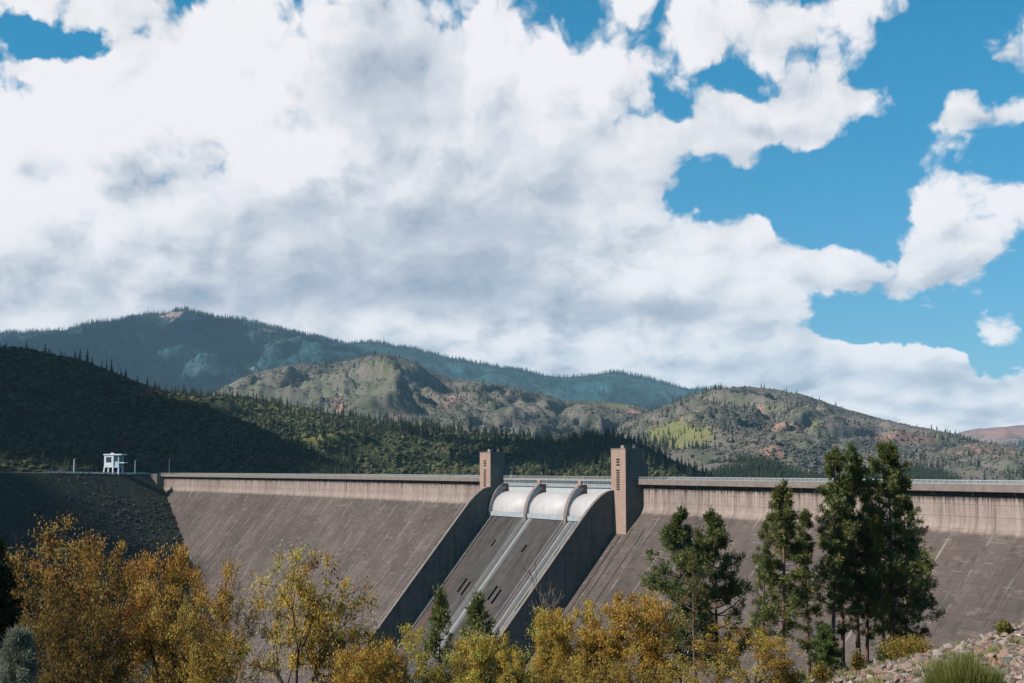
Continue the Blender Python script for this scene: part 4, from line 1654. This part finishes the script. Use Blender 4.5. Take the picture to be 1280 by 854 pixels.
# ---- pines
def pine_proto(seed, H=17.0, crown0=.38, wmax=2.6, dens=1.0, dead_low=True, mat='needle', tuft=.34, droop=.1, shape='round', bark='bark_pine', r0=None, fl=1.0, nw=.10):
    r = np.random.default_rng(seed)
    segs, T = [], []
    n = 14
    pts = [np.array([0, 0, -1.0])]
    bx, by = r.normal() * .02, r.normal() * .02
    for i in range(1, n + 1):
        f = i / n
        pts.append(np.array([bx * f * H + .10 * math.sin(f * 5 + seed), by * f * H + .08 * math.cos(f * 4 + seed), H * f]))
    r0 = r0 or H * .0135
    rads = [r0 * (1.12 if i == 0 else 1) * (1 - (i / n)) ** .75 + .012 for i in range(n + 1)]
    trunk = segs_mesh('trunk', [(pts, rads)], M[bark], 8)

    def tp(z):
        f = max(0, min(z / H, .999)) * n
        i = int(f)
        return pts[i] * (1 - (f - i)) + pts[i + 1] * (f - i)

    z = H * .10
    while z < H * .985:
        f = z / H
        live = f > crown0 * r.uniform(.85, 1.1)
        if not live and not dead_low:
            z += H * .03
            continue
        k = r.integers(3, 6) if live else r.integers(1, 4)
        g = max((f - crown0) / (1 - crown0), 0)
        if shape == 'round':
            rad = wmax * (math.sin(math.pi * min(1, .18 + .82 * g) ** .9) * .85 + .12 * (1 - g))
        elif shape == 'pointed':
            rad = wmax * (min(1, g / .18) * .45 + .55) * (1 - g) ** .62 + .10
        else:
            rad = wmax * (1 - g) ** .85 + .12
        for j in range(k):
            an = r.random() * 6.28
            L = rad * r.uniform(.40, 1.45) if live else wmax * r.uniform(.2, .55)
            base = tp(z + r.normal() * .1)
            d = np.array([math.cos(an), math.sin(an), r.uniform(.0, .45) * (g * 1.4) + r.uniform(-.15, .1) - droop * (1 - g)])
            m = 5
            bp, br = [base], [.02 + .016 * L * (1 if live else .45)]
            q = base.copy()
            for i in range(m):
                d = d + np.array([0, 0, .07 if live else -.02]) + r.normal(size=3) * .10
                d /= np.linalg.norm(d)
                q = q + d * L / m
                bp.append(q.copy())
                br.append(br[0] * (1 - .8 * (i + 1) / m) + .004)
                if live and i >= (1 if shape == 'cone' else 2) and (g > .15 or r.random() < .6):
                    for _ in range(r.integers(2, 4) if dens >= .8 else r.integers(1, 3)):
                        sd = rand_unit(r) * np.array([1, 1, .45])
                        e = q + sd * L * r.uniform(.10, .26) + d * .12
                        segs.append(([q.copy(), e], [.010, .005]))
                        if r.random() < dens:
                            T.append((e, (e - q) / (np.linalg.norm(e - q) + 1e-6), r.normal(.5, .16)))
                    if i == m - 1:
                        T.append((q.copy(), d.copy(), .6))
            segs.append((bp, br))
        z += H * r.uniform(.020, .040) * (1.0 if live else 1.3)
    for _ in range(6):
        T.append((pts[-1] + r.normal(size=3) * .12, np.array([0, 0, 1.]), .5))
    branches = segs_mesh('branches', segs, M[bark if bark != 'bark_pine' else 'bark_dead'] if not dens else M[bark], 4)
    # needle tufts
    E, B, D_, ti = [], [], [], []
    per = int(26 * fl)
    for p, d, t in T:
        dirs = r.normal(size=(per, 3)) * .8 + d * .7 + np.array([0, 0, .2])
        dirs /= np.linalg.norm(dirs, axis=1)[:, None]
        o_ = p + r.normal(size=(per, 3)) * tuft * .28
        E.append(o_)
        D_.append(dirs)
        ti.append(np.clip(t + r.normal(size=per) * .14, 0, 1))
    O = np.concatenate(E)
    Dn = np.concatenate(D_)
    t_ = np.concatenate(ti)
    N_ = len(O)
    side = np.cross(Dn, r.normal(size=(N_, 3)))
    side /= np.linalg.norm(side, axis=1)[:, None]
    Ls = (tuft * r.uniform(.6, 1.2, N_))[:, None]
    w = tuft * nw
    Q = np.stack([O - side * w * .4, O + Dn * Ls * .55 + side * w, O + Dn * Ls, O + Dn * Ls * .55 - side * w], 1)
    needles = quads_mesh('needles', Q, M[mat], t_)
    return trunk, branches, needles, H


PINES = [pine_proto(201, 17, .20, 2.35, tuft=.40, shape='pointed'), pine_proto(202, 17, .20, 2.2, .9, tuft=.40, shape='pointed'), pine_proto(203, 17, .16, 3.5, 1.0, droop=.16, tuft=.42, shape='pointed'), pine_proto(204, 15, .22, 3.2, 1.0, tuft=.42), pine_proto(205, 16, .20, 1.7, .7, tuft=.36, shape='pointed')]
SPARSE = pine_proto(210, 13, .35, 1.9, .16, fl=.5)
YOUNG = pine_proto(220, 4.2, .04, 1.35, 1.0, False, tuft=.22, shape='cone', r0=.06, fl=1.2)
GREYP = pine_proto(230, 6.0, .10, 1.6, .9, False, 'needle_grey', .42, shape='cone', r0=.07, fl=1.8, nw=.035)
SMALLP = pine_proto(240, 8.0, .12, 1.35, .5, False, tuft=.36, shape='round', r0=.09, fl=.55)
DARKP = pine_proto(250, 14, .06, 2.8, 1.0, False, tuft=.42, shape='cone', fl=1.6)


def place_pine(proto, px, top, base, Y, label, color=(1, 1, 1), wide=1.0, rot=0.0, name='pine_tree', lean=0.0, group='pines in the foreground'):
    tr, brn, nd, H = proto
    x, z0 = ground_at(px, Y)
    if base is not None:
        zb = at(px, base, Y).z
        z0 = min(zb, z0 + .4)
    zt = at(px, top, Y).z
    s = (zt - z0) / H
    o = empty(name, (x, Y, z0), rot)
    o.rotation_euler = (0, lean, rot)
    o.scale = (s * wide, s * wide, s)
    link_mesh('trunk', tr, None, o)
    link_mesh('branches', brn, None, o)
    f = link_mesh('needles', nd, None, o)
    f.color = color + (1,)
    tag(o, label, 'tree', group)
    return o


place_pine(PINES[3], 846, 640, None, 118, 'rounded dark pine, left one of the pair beside the golden trees', (.9, 1.0, 1.0), .80, .5)
place_pine(PINES[3], 893, 643, None, 122, 'rounded dark pine, right one of the pair beside the golden trees', (.95, 1.0, .9), .74, 2.5)
place_pine(SPARSE, 866, 690, None, 104, 'nearly bare thin pine standing before the pair of rounded pines', (.9, .8, .7), .9, .3)
place_pine(PINES[1], 972, 608, 852, 108, 'tall open-crowned pine left of the tallest pine group', (1.05, 1.05, .9), 1.0, 1.0)
place_pine(PINES[4], 1004, 640, 850, 112, 'thin leaning pine just right of the open-crowned pine', (.95, 1.0, .9), 1.0, 2.2, lean=-.03)
place_pine(PINES[4], 948, 655, 848, 114, 'slim shorter pine left of the open-crowned pine', (.95, 1.0, .9), .75, 4.0)
place_pine(PINES[0], 1034, 566, 832, 110, 'tall pine with bare lower trunk, leftmost of the tallest group', (1.0, 1.05, .95), .82, .2)
place_pine(PINES[4], 1046, 600, 830, 114, 'thin pine close behind the leftmost tall pine', (.85, .95, .95), .85, 3.0)
place_pine(PINES[1], 1066, 562, 824, 112, 'tall pine in the middle of the tallest group', (.9, 1.0, .95), .86, 4.6)
place_pine(PINES[4], 1078, 620, 822, 115, 'pale-barked thin pine beside the middle tall pine', (1.0, 1.0, .9), .8, 5.4)
place_pine(PINES[2], 1108, 560, 818, 113, 'broad tall pine with long right-hand boughs, rightmost of the group', (1.0, 1.05, .9), .92, 1.3)
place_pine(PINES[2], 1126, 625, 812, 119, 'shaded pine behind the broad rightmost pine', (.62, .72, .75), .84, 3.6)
place_pine(PINES[4], 1098, 640, 816, 111, 'shorter yellowish pine among the trunks of the tallest group', (1.35, 1.25, .8), .8, 2.0)
place_pine(YOUNG, 1027, 783, 838, 106, 'bushy bright green young conifer at the foot of the tall pines', (.85, 1.15, .9), 1.0, 0, 'young_conifer')
place_pine(GREYP, 30, 800, None, 60, 'pale grey-green feathery young pine in the bottom left corner', (1, .98, .9), .72, 0, 'young_pine')
place_pine(SMALLP, 552, 744, None, 96, 'small slim pine before the spillway chute, left of two', (1.0, 1.05, .85), .68, 0)
place_pine(SMALLP, 597, 750, None, 92, 'small open pine before the spillway chute, right of two', (1.15, 1.2, 1.0), .80, 1.8)
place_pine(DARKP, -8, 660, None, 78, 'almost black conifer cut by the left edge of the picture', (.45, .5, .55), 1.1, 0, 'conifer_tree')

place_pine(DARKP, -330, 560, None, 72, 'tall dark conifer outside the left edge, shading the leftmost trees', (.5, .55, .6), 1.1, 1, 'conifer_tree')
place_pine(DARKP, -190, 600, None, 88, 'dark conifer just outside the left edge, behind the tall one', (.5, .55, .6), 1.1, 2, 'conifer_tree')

# leafless tree at the foot of the spillway
def bare_proto(seed, H=9.0):
    r = np.random.default_rng(seed)
    segs = []

    def grow(p, d, L, rad, lev):
        pts, rads = [p], [rad]
        q, dd = p.copy(), d.copy()
        for i in range(4):
            dd = dd + r.normal(size=3) * .12 + np.array([0, 0, .05])
            dd /= np.linalg.norm(dd)
            q = q + dd * L / 4
            pts.append(q.copy())
            rads.append(max(rad * (1 - .5 * (i + 1) / 4), .012))
            if lev < 4 and (i > 0 or lev):
                nd = dd * .7 + rand_unit(r) * .7
                nd /= np.linalg.norm(nd)
                if r.random() < .75:
                    grow(q.copy(), nd, L * r.uniform(.4, .6), rads[-1] * .6, lev + 1)
        segs.append((pts, rads))
        if lev < 4:
            for _ in range(2):
                nd = dd * .85 + rand_unit(r) * .5
                nd /= np.linalg.norm(nd)
                grow(q.copy(), nd, L * r.uniform(.55, .75), rads[-1] * .75, lev + 1)
    grow(np.array([0, 0, -1.]), np.array([0, 0, 1.]), H * .42, .16, 0)
    return segs


sg = bare_proto(77)
zmx = max(p[2] for s_ in sg for p in s_[0])
o = empty('bare_tree', (0, 0, 0))
px, Y = 690, 98
x, z0 = ground_at(px, Y)
o.location = (x, Y, z0)
k = (at(px, 694, Y).z - z0) / zmx
o.scale = (k * .95, k * .95, k)
link_mesh('trunk', segs_mesh('trunk', [sg[-1]], M['bark_dead'], 6), None, o)
link_mesh('branches', segs_mesh('branches', sg[:-1], M['bark_dead'], 4), None, o)
tag(o, 'leafless grey tree standing up against the spillway right wall', 'tree')


# ---- shrubs and grass
def shrub(name, px, top, base, width, Y, mat, color, label, n=5200, blade=False, seed=1, cat='shrub', group=None):
    r = np.random.default_rng(seed)
    x, z0 = ground_at(px, Y)
    zb = at(px, base, Y).z
    z0 = z0 - .05
    h = at(px, top, Y).z - z0
    w = width / F * Y / 2
    o = empty(name, (x, Y, z0))
    if blade:
        a = r.random(n) * 6.28
        rr = np.sqrt(r.random(n)) * w * .75
        B0 = np.stack([np.cos(a) * rr, np.sin(a) * rr * .8, np.zeros(n)], -1)
        lump = .80 + .22 * np.sin(a * 3 + 1.0) * np.cos(rr / w * 5 + a) + .25 * r.random(n)
        ln = h * (1 - .5 * (rr / w) ** 2) * r.uniform(.35, 1.05, n) * np.clip(lump, .3, 1.1)
        d = np.stack([np.cos(a) * rr / w * .5 + r.normal(size=n) * .13, np.sin(a) * rr / w * .5 + r.normal(size=n) * .13, np.ones(n)], -1)
        d /= np.linalg.norm(d, axis=1)[:, None]
        sd = np.cross(d, r.normal(size=(n, 3)))
        sd /= np.linalg.norm(sd, axis=1)[:, None]
        tipp = B0 + d * ln[:, None]
        wd = .016
        Q = np.stack([B0 - sd * wd, B0 + sd * wd, tipp + sd * wd * .2, tipp - sd * wd * .2], 1)
        link_mesh('blades', quads_mesh('blades', Q, mat, np.clip(r.normal(.45, .22, n), 0, 1)), None, o).color = color + (1,)
    else:
        segs, C = [], []
        for k_ in range(46):
            an, tl = r.random() * 6.28, r.uniform(.1, 1.1)
            e = np.array([math.cos(an) * math.sin(tl) * w, math.sin(an) * math.sin(tl) * w * .8, h * (math.cos(tl) * .6 + .35) * r.uniform(.7, 1.0)])
            segs.append(([np.zeros(3), e * .5 + r.normal(size=3) * .08, e], [.02, .014, .006]))
            m = n // 46
            tt = r.uniform(.35, 1.05, m)[:, None]
            C.append(e * tt + r.normal(size=(m, 3)) * np.array([.16 * w, .16 * w, .10 * h]))
        pos = np.concatenate(C)
        pos[:, 2] = np.maximum(pos[:, 2], .02)
        link_mesh('stems', segs_mesh('stems', segs, M['bark_dark'], 4), None, o)
        f = link_mesh('foliage', quads_mesh('foliage', leaf_quads(pos, .085, r), mat, np.clip(r.normal(.5, .22, len(pos)), 0, 1)), None, o)
        f.color = color + (1,)
    tag(o, label, cat, group)
    return o


shrub('grass_clump', 1195, 812, 860, 95, 66, M['grass'], (1, 1, 1), 'big tuft of green grass in front of the rock slope', 9000, True, 3, 'grass')
shrub('shrub', 1128, 794, 822, 80, 104, M['shrub_yellow'], (1.05, 1.0, .9), 'yellow-olive shrub between the pines and the rock slope', 6500, False, 4)
shrub('shrub', 1247, 776, 790, 24, 92, M['shrub_yellow'], (.75, .85, .9), 'small olive shrub on top edge of the rock slope', 2600, False, 5)
shrub('shrub', 1100, 806, 826, 30, 108, M['needle'], (.7, .8, .8), 'small dark green shrub at the foot of the rightmost pines', 2600, False, 6)
shrub('shrub', 1065, 812, 830, 22, 104, M['shrub_yellow'], (.8, .8, .8), 'little dry shrub between the tall pine trunks', 1800, False, 7)
shrub('shrub', 980, 826, 854, 40, 92, M['shrub_yellow'], (1.0, .9, .8), 'small golden shrub at the foot of the open-crowned pine', 2600, False, 8)
shrub('shrub', 1020, 828, 846, 30, 98, M['shrub_yellow'], (.9, .9, .8), 'small dry shrub in front of the young conifer', 2000, False, 9)

# ---- stump and fallen log among the trunks
x, z0 = ground_at(1066, 106)
mb = MB()
mb.tube([(x, 106, z0 - .2), (x + .02, 106, z0 + .9), (x + .05, 106, z0 + 1.5)], [.26, .21, .17], 9)
st = mb.build('tree_stump', M['bark_pine'], None)
tag(st, 'short reddish broken stump beside the middle tall pine', 'stump')
mb = MB()
x2, z2 = ground_at(1085, 104)
x3, z3 = ground_at(1050, 106)
mb.tube([(x3, 105.5, z3 + .22), ((x2 + x3) / 2, 104.8, (z2 + z3) / 2 + .3), (x2, 104, z2 + .22)], [.20, .19, .14], 8)
tag(mb.build('fallen_log', M['bark_dead'], None), 'pale fallen log lying across the ground below the stump', 'log')

# ---- rock slope: the largest stones singly, the rest as stuff
def rock_mesh(name, mat, seed, n=15):
    r = random.Random(seed)
    bm = bmesh.new()
    for _ in range(n):
        v = Vector((r.gauss(0, 1), r.gauss(0, 1), r.gauss(0, 1))).normalized() * r.uniform(.4, .62)
        bm.verts.new((v.x * 1.15, v.y, v.z * .75))
    h = bmesh.ops.convex_hull(bm, input=bm.verts)
    bmesh.ops.delete(bm, geom=[g for g in h['geom_interior'] if isinstance(g, bmesh.types.BMVert)], context='VERTS')
    me = bpy.data.meshes.new(name)
    bm.to_mesh(me)
    bm.free()
    me.materials.append(mat)
    return me


ST = [rock_mesh('stone', M['rock'], 80 + k) for k in range(9)]
N = 120000
xs = rng.uniform(12, 85, N)
ys = rng.uniform(26, 116, N)
zs = gz(xs, ys)
qx = 640 + F * xs / (ys * CP + (zs - CAMZ) * SP)
qy = 427 - F * (-ys * SP + (zs - CAMZ) * CP) / (ys * CP + (zs - CAMZ) * SP)
edge = np.interp(qx, [980, 1060, 1150, 1280, 1400, 2200], [835, 832, 812, 765, 700, 500])
k = (qx > 985) & (qy > edge - 3)
w = np.clip((qx - 1000) / 130, .12, 1) * np.where((qx < 1450) & (qy < 950), 1.0, .55)
k &= rng.random(N) < w
xs, ys, zs, qx, qy = xs[k], ys[k], zs[k], qx[k], qy[k]
sz = .12 + .72 * rng.random(len(xs)) ** 5.0
vis = (qx < 1275) & (qy < 850)
pxs = sz / ys * F
order = np.argsort(-(pxs * vis))
for i in order[:290]:
    o = link_mesh('stone', ST[rng.integers(0, 9)], None, hillside)
    o.location = (xs[i], ys[i], zs[i] + sz[i] * .12)
    o.rotation_euler = tuple(rng.uniform(-.6, .6, 2)) + (rng.random() * 6.28,)
    o.scale = (sz[i] * rng.uniform(.9, 1.5), sz[i] * rng.uniform(.8, 1.2), sz[i] * rng.uniform(.7, 1.1))
rest = order[290:]
n_ = len(rest)
P = np.stack([xs[rest], ys[rest], zs[rest] + sz[rest] * .05], -1)
sc3 = sz[rest][:, None] * rng.uniform(.75, 1.35, (n_, 3))
rt3 = np.stack([rng.uniform(-.7, .7, n_), rng.uniform(-.7, .7, n_), rng.random(n_) * 6.28], -1)
scatter('loose_rocks', P, sc3, rt3, ST)
# dry weeds between the stones
def tuft_mesh(name, seed, n=26):
    r = np.random.default_rng(seed)
    a = r.random(n) * 6.28
    d = np.stack([np.cos(a) * r.uniform(.1, .7, n), np.sin(a) * r.uniform(.1, .7, n), np.ones(n)], -1)
    d /= np.linalg.norm(d, axis=1)[:, None]
    b0 = r.normal(size=(n, 3)) * np.array([.08, .08, 0])
    sd = np.cross(d, r.normal(size=(n, 3)))
    sd /= np.linalg.norm(sd, axis=1)[:, None]
    L_ = r.uniform(.4, 1.0, n)[:, None]
    return quads_mesh(name, np.stack([b0 - sd * .03, b0 + sd * .03, b0 + d * L_ + sd * .008, b0 + d * L_ - sd * .008], 1), M['grass'], np.clip(r.normal(.8, .2, n), 0, 1))


TF = [tuft_mesh('weed', 300 + k_) for k_ in range(3)]
kk = rng.random(n_) < .007
put('dry_weeds', P[kk], .35, .9, 1.0, TF, True, 0.0)
xs = rng.uniform(8, 30, 420)
ys = rng.uniform(78, 122, 420)
put('dry_weeds', np.stack([xs, ys, gz(xs, ys)], -1), .3, .9, 1.0, TF, True, 0.0)

# undergrowth on the slope under the trees
xs = rng.uniform(-60, 40, 5000)
ys = rng.uniform(55, 135, 5000)
k = xs / ys < .20
xs, ys = xs[k], ys[k]
P = np.stack([xs, ys, gz(xs, ys)], -1)
put('undergrowth', P, .4, 1.5, .7, B_mid)

# ================================================================== single conifers on the skylines
G_R = 'conifers on the dark ridge behind the dam'
LAB = {'mid': 'dark conifer standing on the low ridge skyline behind the dam', 'left': 'dark conifer on the crest of the left hill'}
sk = [('mid', p, h) for p, h in ((322, 9), (352, 10), (372, 9), (395, 8), (428, 9), (438, 12), (462, 9), (475, 12), (482, 15), (499, 9), (507, 11), (528, 9), (541, 14), (548, 12), (568, 16), (574, 13), (588, 17), (597, 12), (606, 14), (618, 9), (627, 11), (634, 9), (642, 10), (664, 9), (672, 10), (681, 10), (690, 8), (701, 12), (712, 17), (724, 8), (733, 12), (748, 10), (756, 13), (787, 14), (797, 16), (806, 12), (816, 10), (826, 12), (838, 10), (851, 11), (862, 9))]
sk += [('left', p, h) for p, h in ((95, 12), (101, 14), (108, 17), (115, 10), (126, 9), (134, 13), (140, 16), (150, 10), (158, 12), (172, 9), (185, 11), (198, 9), (214, 9), (231, 10), (62, 6), (40, 6), (16, 5))]
for key, p, h in sk:
    X, Y, z, qx_, qy_, rows = GRIDS[key]
    r_ = rows - 2
    i = int(np.argmin(np.abs(qx_[r_] - p)))
    o = link_mesh('conifer_tree', C_dark[rng.integers(0, 4)])
    hm = (h + 2) / F * Y[r_, i] * 1.1
    o.location = (X[r_, i], Y[r_, i], z[r_, i] - .3)
    o.scale = (hm * rng.uniform(.85, 1.25),) * 2 + (hm,)
    o.rotation_euler = (0, 0, rng.random() * 6.28)
    tag(o, LAB[key], 'tree', G_R if key == 'mid' else 'conifers on the left hill crest')

# ================================================================== structures on the left abutment
def road_pt(px, back=6.0):
    best = min((abs(project(emb(u, 0))[0] - px), u) for u in np.linspace(0, 1, 600))
    p = emb(best[1], 0)
    d = Vector((p.x, p.y, 0)).normalized()
    return p + d * back


p = road_pt(143, 8)
u1 = p.y / F                                        # metres per photo pixel there
lo = empty('observation_house', (p.x, p.y, p.z), R(-14))
tag(lo, 'small white raised lookout house on legs beside the road left of the dam', 'building')
wd, dp = 22 * u1, 12 * u1
zf, zr = 9 * u1, 24 * u1


def hb(name, x0, x1, y0, y1, z0, z1, mat, parent=lo):
    mb = MB()
    mb.box(x0, x1, y0, y1, z0, z1)
    return mb.build(name, mat, parent)


hb('floor_slab', -wd * .52, wd * .42, -dp * .5, dp * .5, zf - .5, zf, M['white'])
# front wall with one window, right wall with one window, panels between
mb = MB()
for x0, x1, z0, z1 in ((-wd * .5, wd * .08, zf, zf + 5.2 * u1), (-wd * .5, -wd * .38, zf + 5.2 * u1, zr - 3 * u1), (-.04 * wd, wd * .08, zf + 5.2 * u1, zr - 3 * u1), (-wd * .5, wd * .08, zr - 3 * u1, zr - .4)):
    mb.box(x0, x1, -dp * .5, -dp * .5 + .4, z0, z1)
wf = mb.build('front_wall', M['white'], lo)
hb('window', -wd * .38, -.04 * wd, -dp * .5 + .25, -dp * .5 + .33, zf + 5.2 * u1, zr - 3 * u1, M['glass'])
mb = MB()
for x0, x1, z0, z1 in ((wd * .09, wd * .40, zf, zf + 6.5 * u1), (wd * .09, wd * .14, zf + 6.5 * u1, zr - 2.2 * u1), (wd * .34, wd * .40, zf + 6.5 * u1, zr - 2.2 * u1), (wd * .09, wd * .40, zr - 2.2 * u1, zr - .4)):
    mb.box(x0, x1, -dp * .42, -dp * .42 + .4, z0, z1)
mb.build('side_wall', M['bluewhite'], lo)
hb('window', wd * .14, wd * .34, -dp * .42 + .25, -dp * .42 + .33, zf + 6.5 * u1, zr - 2.2 * u1, M['glass'])
hb('rear_wall', -wd * .5, wd * .40, dp * .46, dp * .5, zf, zr - .4, M['white'])
hb('end_wall', -wd * .5, -wd * .5 + .4, -dp * .5 + .41, dp * .45, zf, zr - .4, M['white'])
hb('roof', -wd * .54, wd * .58, -dp * .56, dp * .56, zr - .4, zr + .5, M['white'])
hb('balcony', wd * .43, wd * .74, -dp * .45, dp * .3, zf + 4.4 * u1, zf + 5.6 * u1, M['white'])
hb('roof_vent', -wd * .22, -wd * .05, -.8, .8, zr + .5, zr + 1.3, M['white'])
for lx, ly in ((-wd * .48, -dp * .45), (wd * .05, -dp * .45), (wd * .38, -dp * .40), (-wd * .48, dp * .42), (wd * .38, dp * .42)):
    mb = MB()
    sp = -.8 if lx < -wd * .3 else 0
    mb.hexa([(lx + sp - .45, ly - .4, -1.0), (lx + sp + .45, ly - .4, -1.0), (lx + sp + .45, ly + .4, -1.0), (lx + sp - .45, ly + .4, -1.0),
             (lx - .45, ly - .4, zf - .5), (lx + .45, ly - .4, zf - .5), (lx + .45, ly + .4, zf - .5), (lx - .45, ly + .4, zf - .5)])
    mb.build('leg', M['white'], lo)

# reddish tree on the slope behind the lookout house
X, Y, z, qx_, qy_, rows = GRIDS['left']
i_ = np.argmin((qx_[:rows] - 152) ** 2 + (qy_[:rows] - 566) ** 2)
rp = Vector((X[:rows].ravel()[i_], Y[:rows].ravel()[i_], z[:rows].ravel()[i_]))
rt = empty('red_tree', rp)
rr_ = np.random.default_rng(9)
mb = MB()
mb.tube([(0, 0, -1), (.2, 0, 4), (.1, 0, 8)], [.5, .35, .12], 6)
mb.build('trunk', M['bark_dark'], rt)
cs = rr_.normal(size=(26, 3)) * np.array([2.6, 2.0, 2.0]) + np.array([0, 0, 7.5])
pos = np.concatenate([c + rr_.normal(size=(60, 3)) * .8 for c in cs])
M['leaf_red'] = mat_leaf('red_autumn_leaves', [(0.0, (.10, .022, .018)), (1.0, (.26, .065, .05))], .3)
link_mesh('foliage', quads_mesh('foliage', leaf_quads(pos, .7, rr_), M['leaf_red'], rr_.random(len(pos))), None, rt)
tag(rt, 'small dark red tree on the slope right behind the white lookout house', 'tree')

for px, top, lab in ((92.5, 574, 'pale lamp post at the road left of the white lookout house'), (168.5, 576, 'pale lamp post just right of the white lookout house'), (211.5, 574, 'thin lamp post on the dam crest near its left end')):
    if px < 200:
        q = road_pt(px, 4)
    else:
        q = Vector(dam(s_at(px, -8, 0), -8, -.95))
    h = at(px, top, q.y).z - q.z
    o = empty('lamp_post', q)
    mb = MB()
    mb.tube([(0, 0, -.3), (0, 0, h)], [.42, .30], 8)
    mb.build('pole', M['white'] if px < 200 else M['rail'], o)
    mb = MB()
    mb.box(-.6, .6, -.6, .6, -.2, .5)
    mb.build('base', M['block'], o)
    mb = MB()
    mb.box(-.25, 1.1, -.25, .25, h + .002, h + .3)
    mb.build('lamp_head', M['rail'], o)
    tag(o, lab, 'lamp post', 'lamp posts by the dam')

gr = empty('guard_rail', road_pt(110, 1.5))
base = Vector(gr.location)
qs = [road_pt(px, 1.5) for px in range(60, 192, 6)]
mb = MB()
for a, b in zip(qs[:-1], qs[1:]):
    a, b = a - base, b - base
    mb.hexa([a + Vector((0, -.1, .75)), b + Vector((0, -.1, .75)), b + Vector((0, .1, .75)), a + Vector((0, .1, .75)),
             a + Vector((0, -.1, 1.25)), b + Vector((0, -.1, 1.25)), b + Vector((0, .1, 1.25)), a + Vector((0, .1, 1.25))])
mb.build('rail_beam', M['bluewhite'], gr)
for a in qs:
    a = a - base
    mb = MB()
    mb.box(a.x - .15, a.x + .15, a.y + .11, a.y + .4, a.z - .3, a.z + 1.2)
    mb.build('post', M['rail'], gr)
tag(gr, 'pale metal guard rail along the road edge on the embankment', 'guard rail')
for i, px in enumerate((74, 81, 103, 112, 122, 131, 154)):
    q = road_pt(px, .6)
    o = link_mesh('boulder', ST[i % 6], None)
    if i == 0:
        BM_ = [m_.copy() for m_ in ST]
        for m_ in BM_:
            m_.materials.clear()
            m_.materials.append(M['block'])
    o.data = BM_[i % 6]
    o.location = (q.x, q.y, q.z + .4)
    o.scale = (3.2, 2.4, 1.8 + .3 * (i % 3))
    o.rotation_euler = (0, 0, i * 1.3)
    tag(o, 'pale boulder lining the road edge near the white lookout house', 'boulder', 'boulders along the road edge')

# ================================================================== unseen clouds added and sized to cast shadow on the hills
M['cloud'] = mat_simple('added_shade_cloud', (.9, .9, .92), rough=1.0, spec=0.0)


def cloud(cx, cy, cz, rx, ry, t, seed):
    """out-of-view cumulus bank added to shade the ground point (cx, cy, cz)"""
    r = random.Random(seed)
    c = Vector((cx, cy, cz)) + SUN_DIR * t
    bm = bmesh.new()
    for i in range(34):
        a, q = r.random() * 6.28, math.sqrt(r.random()) * .85
        p = Vector((math.cos(a) * q * rx, math.sin(a) * q * ry, r.uniform(0, .25) * min(rx, ry) * (1.1 - q)))
        rad = min(rx, ry) * r.uniform(.16, .34)
        g = bmesh.ops.create_icosphere(bm, subdivisions=3, radius=rad, matrix=Matrix.Translation(p))
        for v in g['verts']:
            v.co = p + (v.co - p) * (1 + r.uniform(-.05, .05))
            if v.co.z < -.05 * min(rx, ry):
                v.co.z = -.05 * min(rx, ry) + (v.co.z + .05 * min(rx, ry)) * .25
    me = bpy.data.meshes.new('cloud')
    bm.to_mesh(me)
    bm.free()
    me.materials.append(M['cloud'])
    o = link_mesh('cloud', me)  # added unseen cloud, there only to shade the hills
    o.location = c
    tag(o, kind='structure')
    print('cloud', c, project(c + Vector((rx, 0, 0))))


cloud(-600, 1300, 60, 312, 460, 2900, 1)
cloud(-432, 815, 0, 118, 160, 2700, 3)
cloud(-2000, 9500, 500, 2500, 1600, 6500, 4)
cloud(95, 1850, 60, 265, 470, 3000, 2)

# ================================================================== air
mz, T = new_mat('thin_haze')
pv = T.n('ShaderNodeVolumePrincipled')
pv.inputs['Color'].default_value = (.50, .80, 1.0, 1)
pv.inputs['Density'].default_value = 1.9e-5
pv.inputs['Anisotropy'].default_value = 0.0
oo = T.n('ShaderNodeOutputMaterial')
T.link(pv.outputs[0], oo.inputs['Volume'])
mb = MB()
mb.box(-12500, 12500, -2500, 19500, ZG - 2.5, 1400)
hz = mb.build('haze', mz)
tag(hz, kind='stuff')
